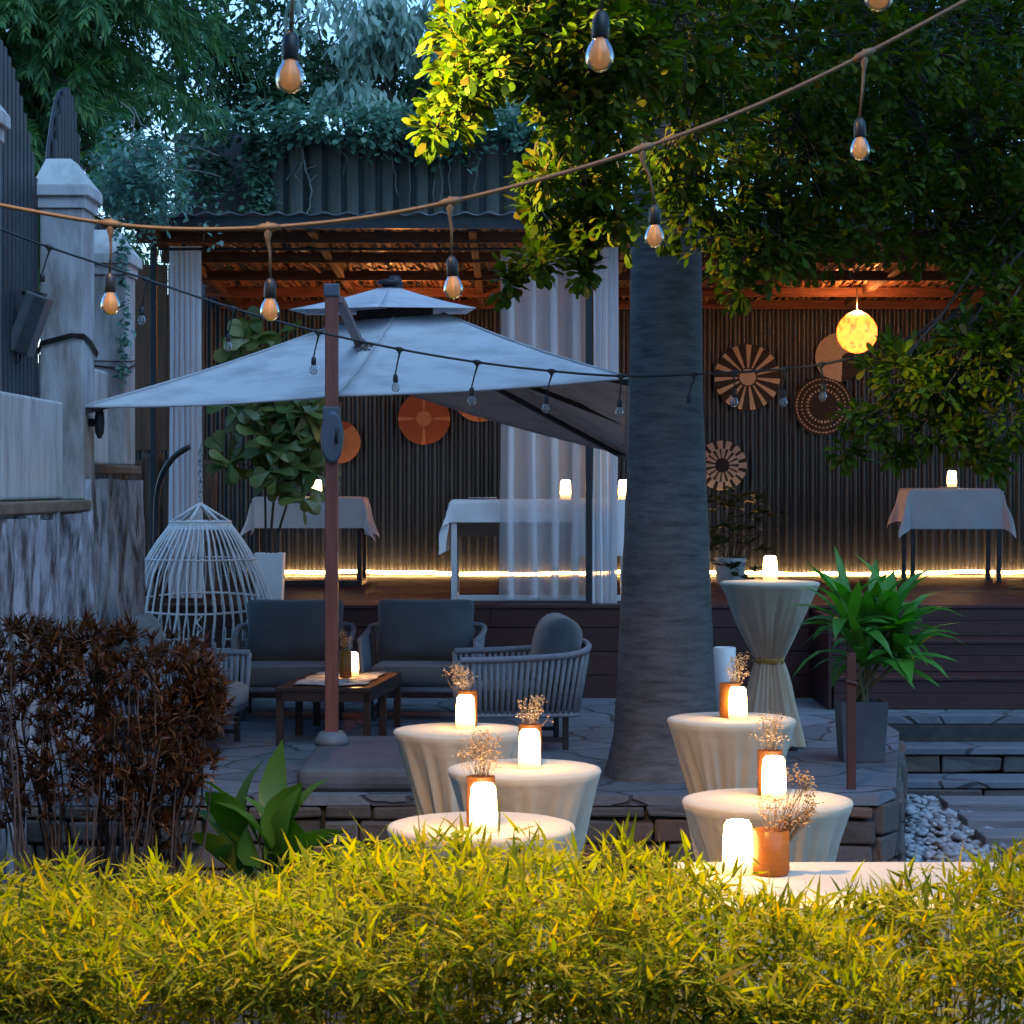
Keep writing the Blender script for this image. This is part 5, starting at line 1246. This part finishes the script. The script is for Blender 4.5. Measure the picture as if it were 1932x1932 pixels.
warmb = bulbmat("amber_bulb", (1, .78, .48), (.88, .60, .32), .93, .42); clearb = bulbmat("clear_bulb", (.9, .9, .9), (.6, .6, .62), .22)
filw = emit("dim_filament", (1.0, .42, .10), .5); filc = mat("cold_filament", (.5, .42, .3), None, rough=.4)
def bulb_meshes(bm_, fm_, tag_):
    out = []
    for nm, prof, m in (("socket", [(.003, 0), (.008, -.004), (.0145, -.014), (.0155, -.03), (.0155, -.05), (.0135, -.0535)], sockm),
                        ("bulb", [(.0125, -.051), (.0135, -.056), (.0195, -.066), (.0240, -.078), (.0248, -.086), (.0232, -.096), (.0175, -.105), (.009, -.1105), (.001, -.112)], bm_),
                        ("filament", [(.0012, -.056), (.0020, -.064), (.0022, -.076), (.0020, -.088), (.0012, -.094)], fm_)):
        c = MB(); c.lathe(prof, (0, 0, 0), 20 if nm != "filament" else 8); me = bpy.data.meshes.new(nm + tag_); me.from_pydata(c.v, [], c.f); me.update()
        me.polygons.foreach_set("use_smooth", [True] * len(me.polygons)); me.materials.append(m); out.append((nm, me))
    return out
BW, BC = bulb_meshes(warmb, filw, "_warm"), bulb_meshes(clearb, filc, "_clear")
def string_light(label, path, d, drops, cr_, kind, s=1.0, broken=()):
    pts = [P(x, y, dd) for (x, y), dd in zip(path, d if isinstance(d, list) else [d] * len(path))]
    org = pts[len(pts) // 2]; o = thing("string_light", label, "string lights", org, "festoon string lights across the garden")
    c = MB(); sp = smoothpath(pts, 3); c.tube(sp, cr_, 8)
    for (jx, jy, sx_, sy_) in drops:
        j = min(sp, key=lambda q: abs((q.x / q.y * F + XC) - jx)); dd = j.y; top = P(sx_, sy_, dd)
        k = max(range(len(sp)), key=lambda i: -abs((sp[i].x / sp[i].y * F + XC) - jx)); dirv = (sp[min(k + 1, len(sp) - 1)] - sp[max(k - 1, 0)]).normalized()
        c.tube([j - dirv * .028, j - dirv * .012, j + dirv * .012, j + dirv * .028], [cr_, cr_ * 2.0, cr_ * 2.0, cr_], 8)
        c.tube([j + Vector((0, 0, .012)), j - Vector((0, 0, .014)), j - Vector((0, 0, .03)), j.lerp(top, .5) + Vector((.002, 0, 0)), top], [cr_ * .8, cr_ * 1.9, cr_ * .9, cr_ * .62, cr_ * .62], 8)
    c.build("cord", cordm, o, smooth=True)
    for i, (jx, jy, sx_, sy_) in enumerate(drops):
        j = min(sp, key=lambda q: abs((q.x / q.y * F + XC) - jx)); top = P(sx_, sy_, j.y); par = None
        for nm, me in (BW if kind == 'warm' else BC):
            if i in broken and nm != "socket": continue
            ob = bpy.data.objects.new(nm, me); COL.objects.link(ob); ob.scale = (s,) * 3 if par is None else (1,) * 3
            if par is None: ob.parent = o; ob.location = top - org; par = ob; ob.rotation_euler = (R.uniform(-.05, .05), R.uniform(-.06, .06), R.uniform(0, 6))
            else: ob.parent = par
    return o
string_light("thick festoon cord with five amber bulbs, lit orange from above, crossing the whole view",
             [(-120, 360), (0, 388), (205, 424), (350, 434), (515, 430), (690, 412), (858, 380), (1040, 334), (1222, 278), (1420, 204), (1616, 112), (1825, 0), (1990, -95)], 5.1,
             [(207, 424, 207, 513), (516, 430, 510, 524), (858, 380, 852, 482), (1221, 278, 1236, 385), (1618, 111, 1622, 221)], .0047, 'warm', .87)
string_light("nearest festoon cord above the view, three large amber bulbs hanging into its top",
             [(-400, -10), (100, -45), (548, -75), (840, -92), (1138, -118), (1400, -165), (1655, -235), (2000, -370), (2300, -500)], 3.25,
             [(552, -75, 549, 58), (1134, -118, 1134, 18), (1655, -235, 1655, -98)], .0045, 'warm', .80)
SAVE = cordm; cordm = mat("festoon_black", (.02, .02, .022), (.03, .03, .032), 30, .5)
string_light("thin far festoon cord with small unlit clear bulbs before the umbrella",
             [(-60, 408), (0, 432), (90, 466), (268, 524), (430, 580), (592, 625), (745, 658), (892, 683), (1032, 700), (1170, 711), (1262, 709), (1310, 706), (1388, 703), (1478, 697), (1553, 688), (1640, 668), (1760, 620), (1932, 530), (2060, 460)], 13.75,
             [(90, 466, 80, 515), (268, 524, 268, 578), (430, 580, 431, 628), (592, 625, 592, 672), (745, 658, 746, 705), (892, 683, 890, 730), (1032, 700, 1031, 745), (1170, 711, 1169, 752), (1308, 706, 1300, 744), (1388, 703, 1386, 733), (1478, 697, 1477, 733), (1553, 688, 1553, 722)], .0072, 'clear', 1.0, (0, 8))

# --- small things on the left boundary
fo = P(56, 612, 14.7); fl = thing("flood_light", "dark finned floodlight box hung tilted on the tall slat fence", "floodlight", fo)
Rm = Matrix.Rotation(RAD(20), 3, 'Y')
c = MB(); ax, ay, az = Rm @ Vector((.075, 0, 0)), Vector((0, .1, 0)), Rm @ Vector((0, 0, .20)); c.obox(fo, ax, ay, az)
c.build("housing", mat("flood_grey", (.07, .075, .085), (.10, .105, .115), 5, .5, .2), fl, bevel=.01)
c = MB()
for k in range(9): c.obox(fo + ax * (-.1 + .13 * k) - ay * 1.06, ax * .025, ay * .10, az * .92)
c.build("cooling_fins", MATS["flood_grey"], fl)
c = MB(); c.tube([fo - az * .9 + ay * .2, fo - az * 1.2 + ax * .3, fo - az * 1.45 - ax * .2, fo - az * 1.3 - ax * .5, fo - az * 1.02 - ax * .2], .006, 6); c.tube([fo + az + ay * .6, fo + az * 1.08 + ay * 1.6, Vector((-3.2, fo.y + .2, fo.z + .22))], .012, 6); c.build("bracket", darkm, fl, smooth=True)
c = MB(); q = Vector((-2.9, 15.62, P(0, 797, 15.6).z)); c.tube([q, q + Vector((.055, -.01, 0)), q + Vector((.06, -.01, 0))], [.03, .026, .05], 12); c.lathe([(.012, -.11), (.03, -.07), (.036, 0), (.03, .07), (.012, .11)], q + Vector((.075, -.01, 0)), 12)
tag(c.build("wall_spotlight", darkm, smooth=True, org=q), "small black wall fitting on the side of the flaking column", "wall light")
c = MB(); zc = P(0, 652, 15.4).z
for k in range(3):
    e = .006 + .004 * k; z = zc + k * .012
    c.tube([(-3.195, 15.39 - e, z - .06), (-3.18, 15.39 - e, z), (-2.97, 15.39 - e, z + .055), (-2.905 + e, 15.395 - e, z + .05), (-2.895 + e, 15.6, z + .02), (-2.895 + e, 15.85, z - .05)], .007, 6)
c.tube([(-3.19, 15.385, zc - .06), (-3.195, 15.385, zc - .9)], .006, 6)
tag(c.build("cable", darkm, smooth=True, org=(-2.9, 15.4, zc)), "black cable bundle tied round the flaking white column", "cable")
c = MB(); zc = P(0, 688, 17.1).z
c.tube([(-3.19, 17.12, zc), (-2.93, 17.12, zc - .03), (-2.892, 17.14, zc - .03), (-2.89, 17.5, zc + .02)], .008, 6); c.tube([(-3.19, 17.12, zc + .03), (-2.9, 17.12, zc + .025), (-2.89, 17.5, zc + .05)], .005, 6)
tag(c.build("cable", darkm, smooth=True, org=(-2.9, 17.1, zc)), "thin black cable tied round the smaller far column", "cable")
c = MB(); q = PG(1606, 1489, PZ); c.box(q.x - .026, q.x + .026, q.y - .02, q.y + .02, PZ, P(0, 1232, q.y).z); c.tube([(q.x - .035, q.y - .03, P(0, 1290, q.y).z + .02 * k) for k in range(2)] + [(q.x + .035, q.y - .03, P(0, 1290, q.y).z)], .012, 6)
tag(c.build("rail_post", mat("rust_post", (.09, .03, .022), (.06, .025, .02), 8, .6), org=(q.x, q.y, PZ), bevel=.003), "thin rust-brown post at the terrace edge in front of the grey planter", "post")
q = P(1367, 0, 17.3); c = MB(); c.lathe([(.075, .002), (.085, .01), (.085, .595), (.075, .6), (.07, .595), (.068, .5)], (q.x, 17.3, PZ), 28)
tag(c.build("floor_vase", MATS["white_glaze"], smooth=True, org=(q.x, 17.3, PZ)), "tall white round pot half hidden behind the big trunk", "pot")
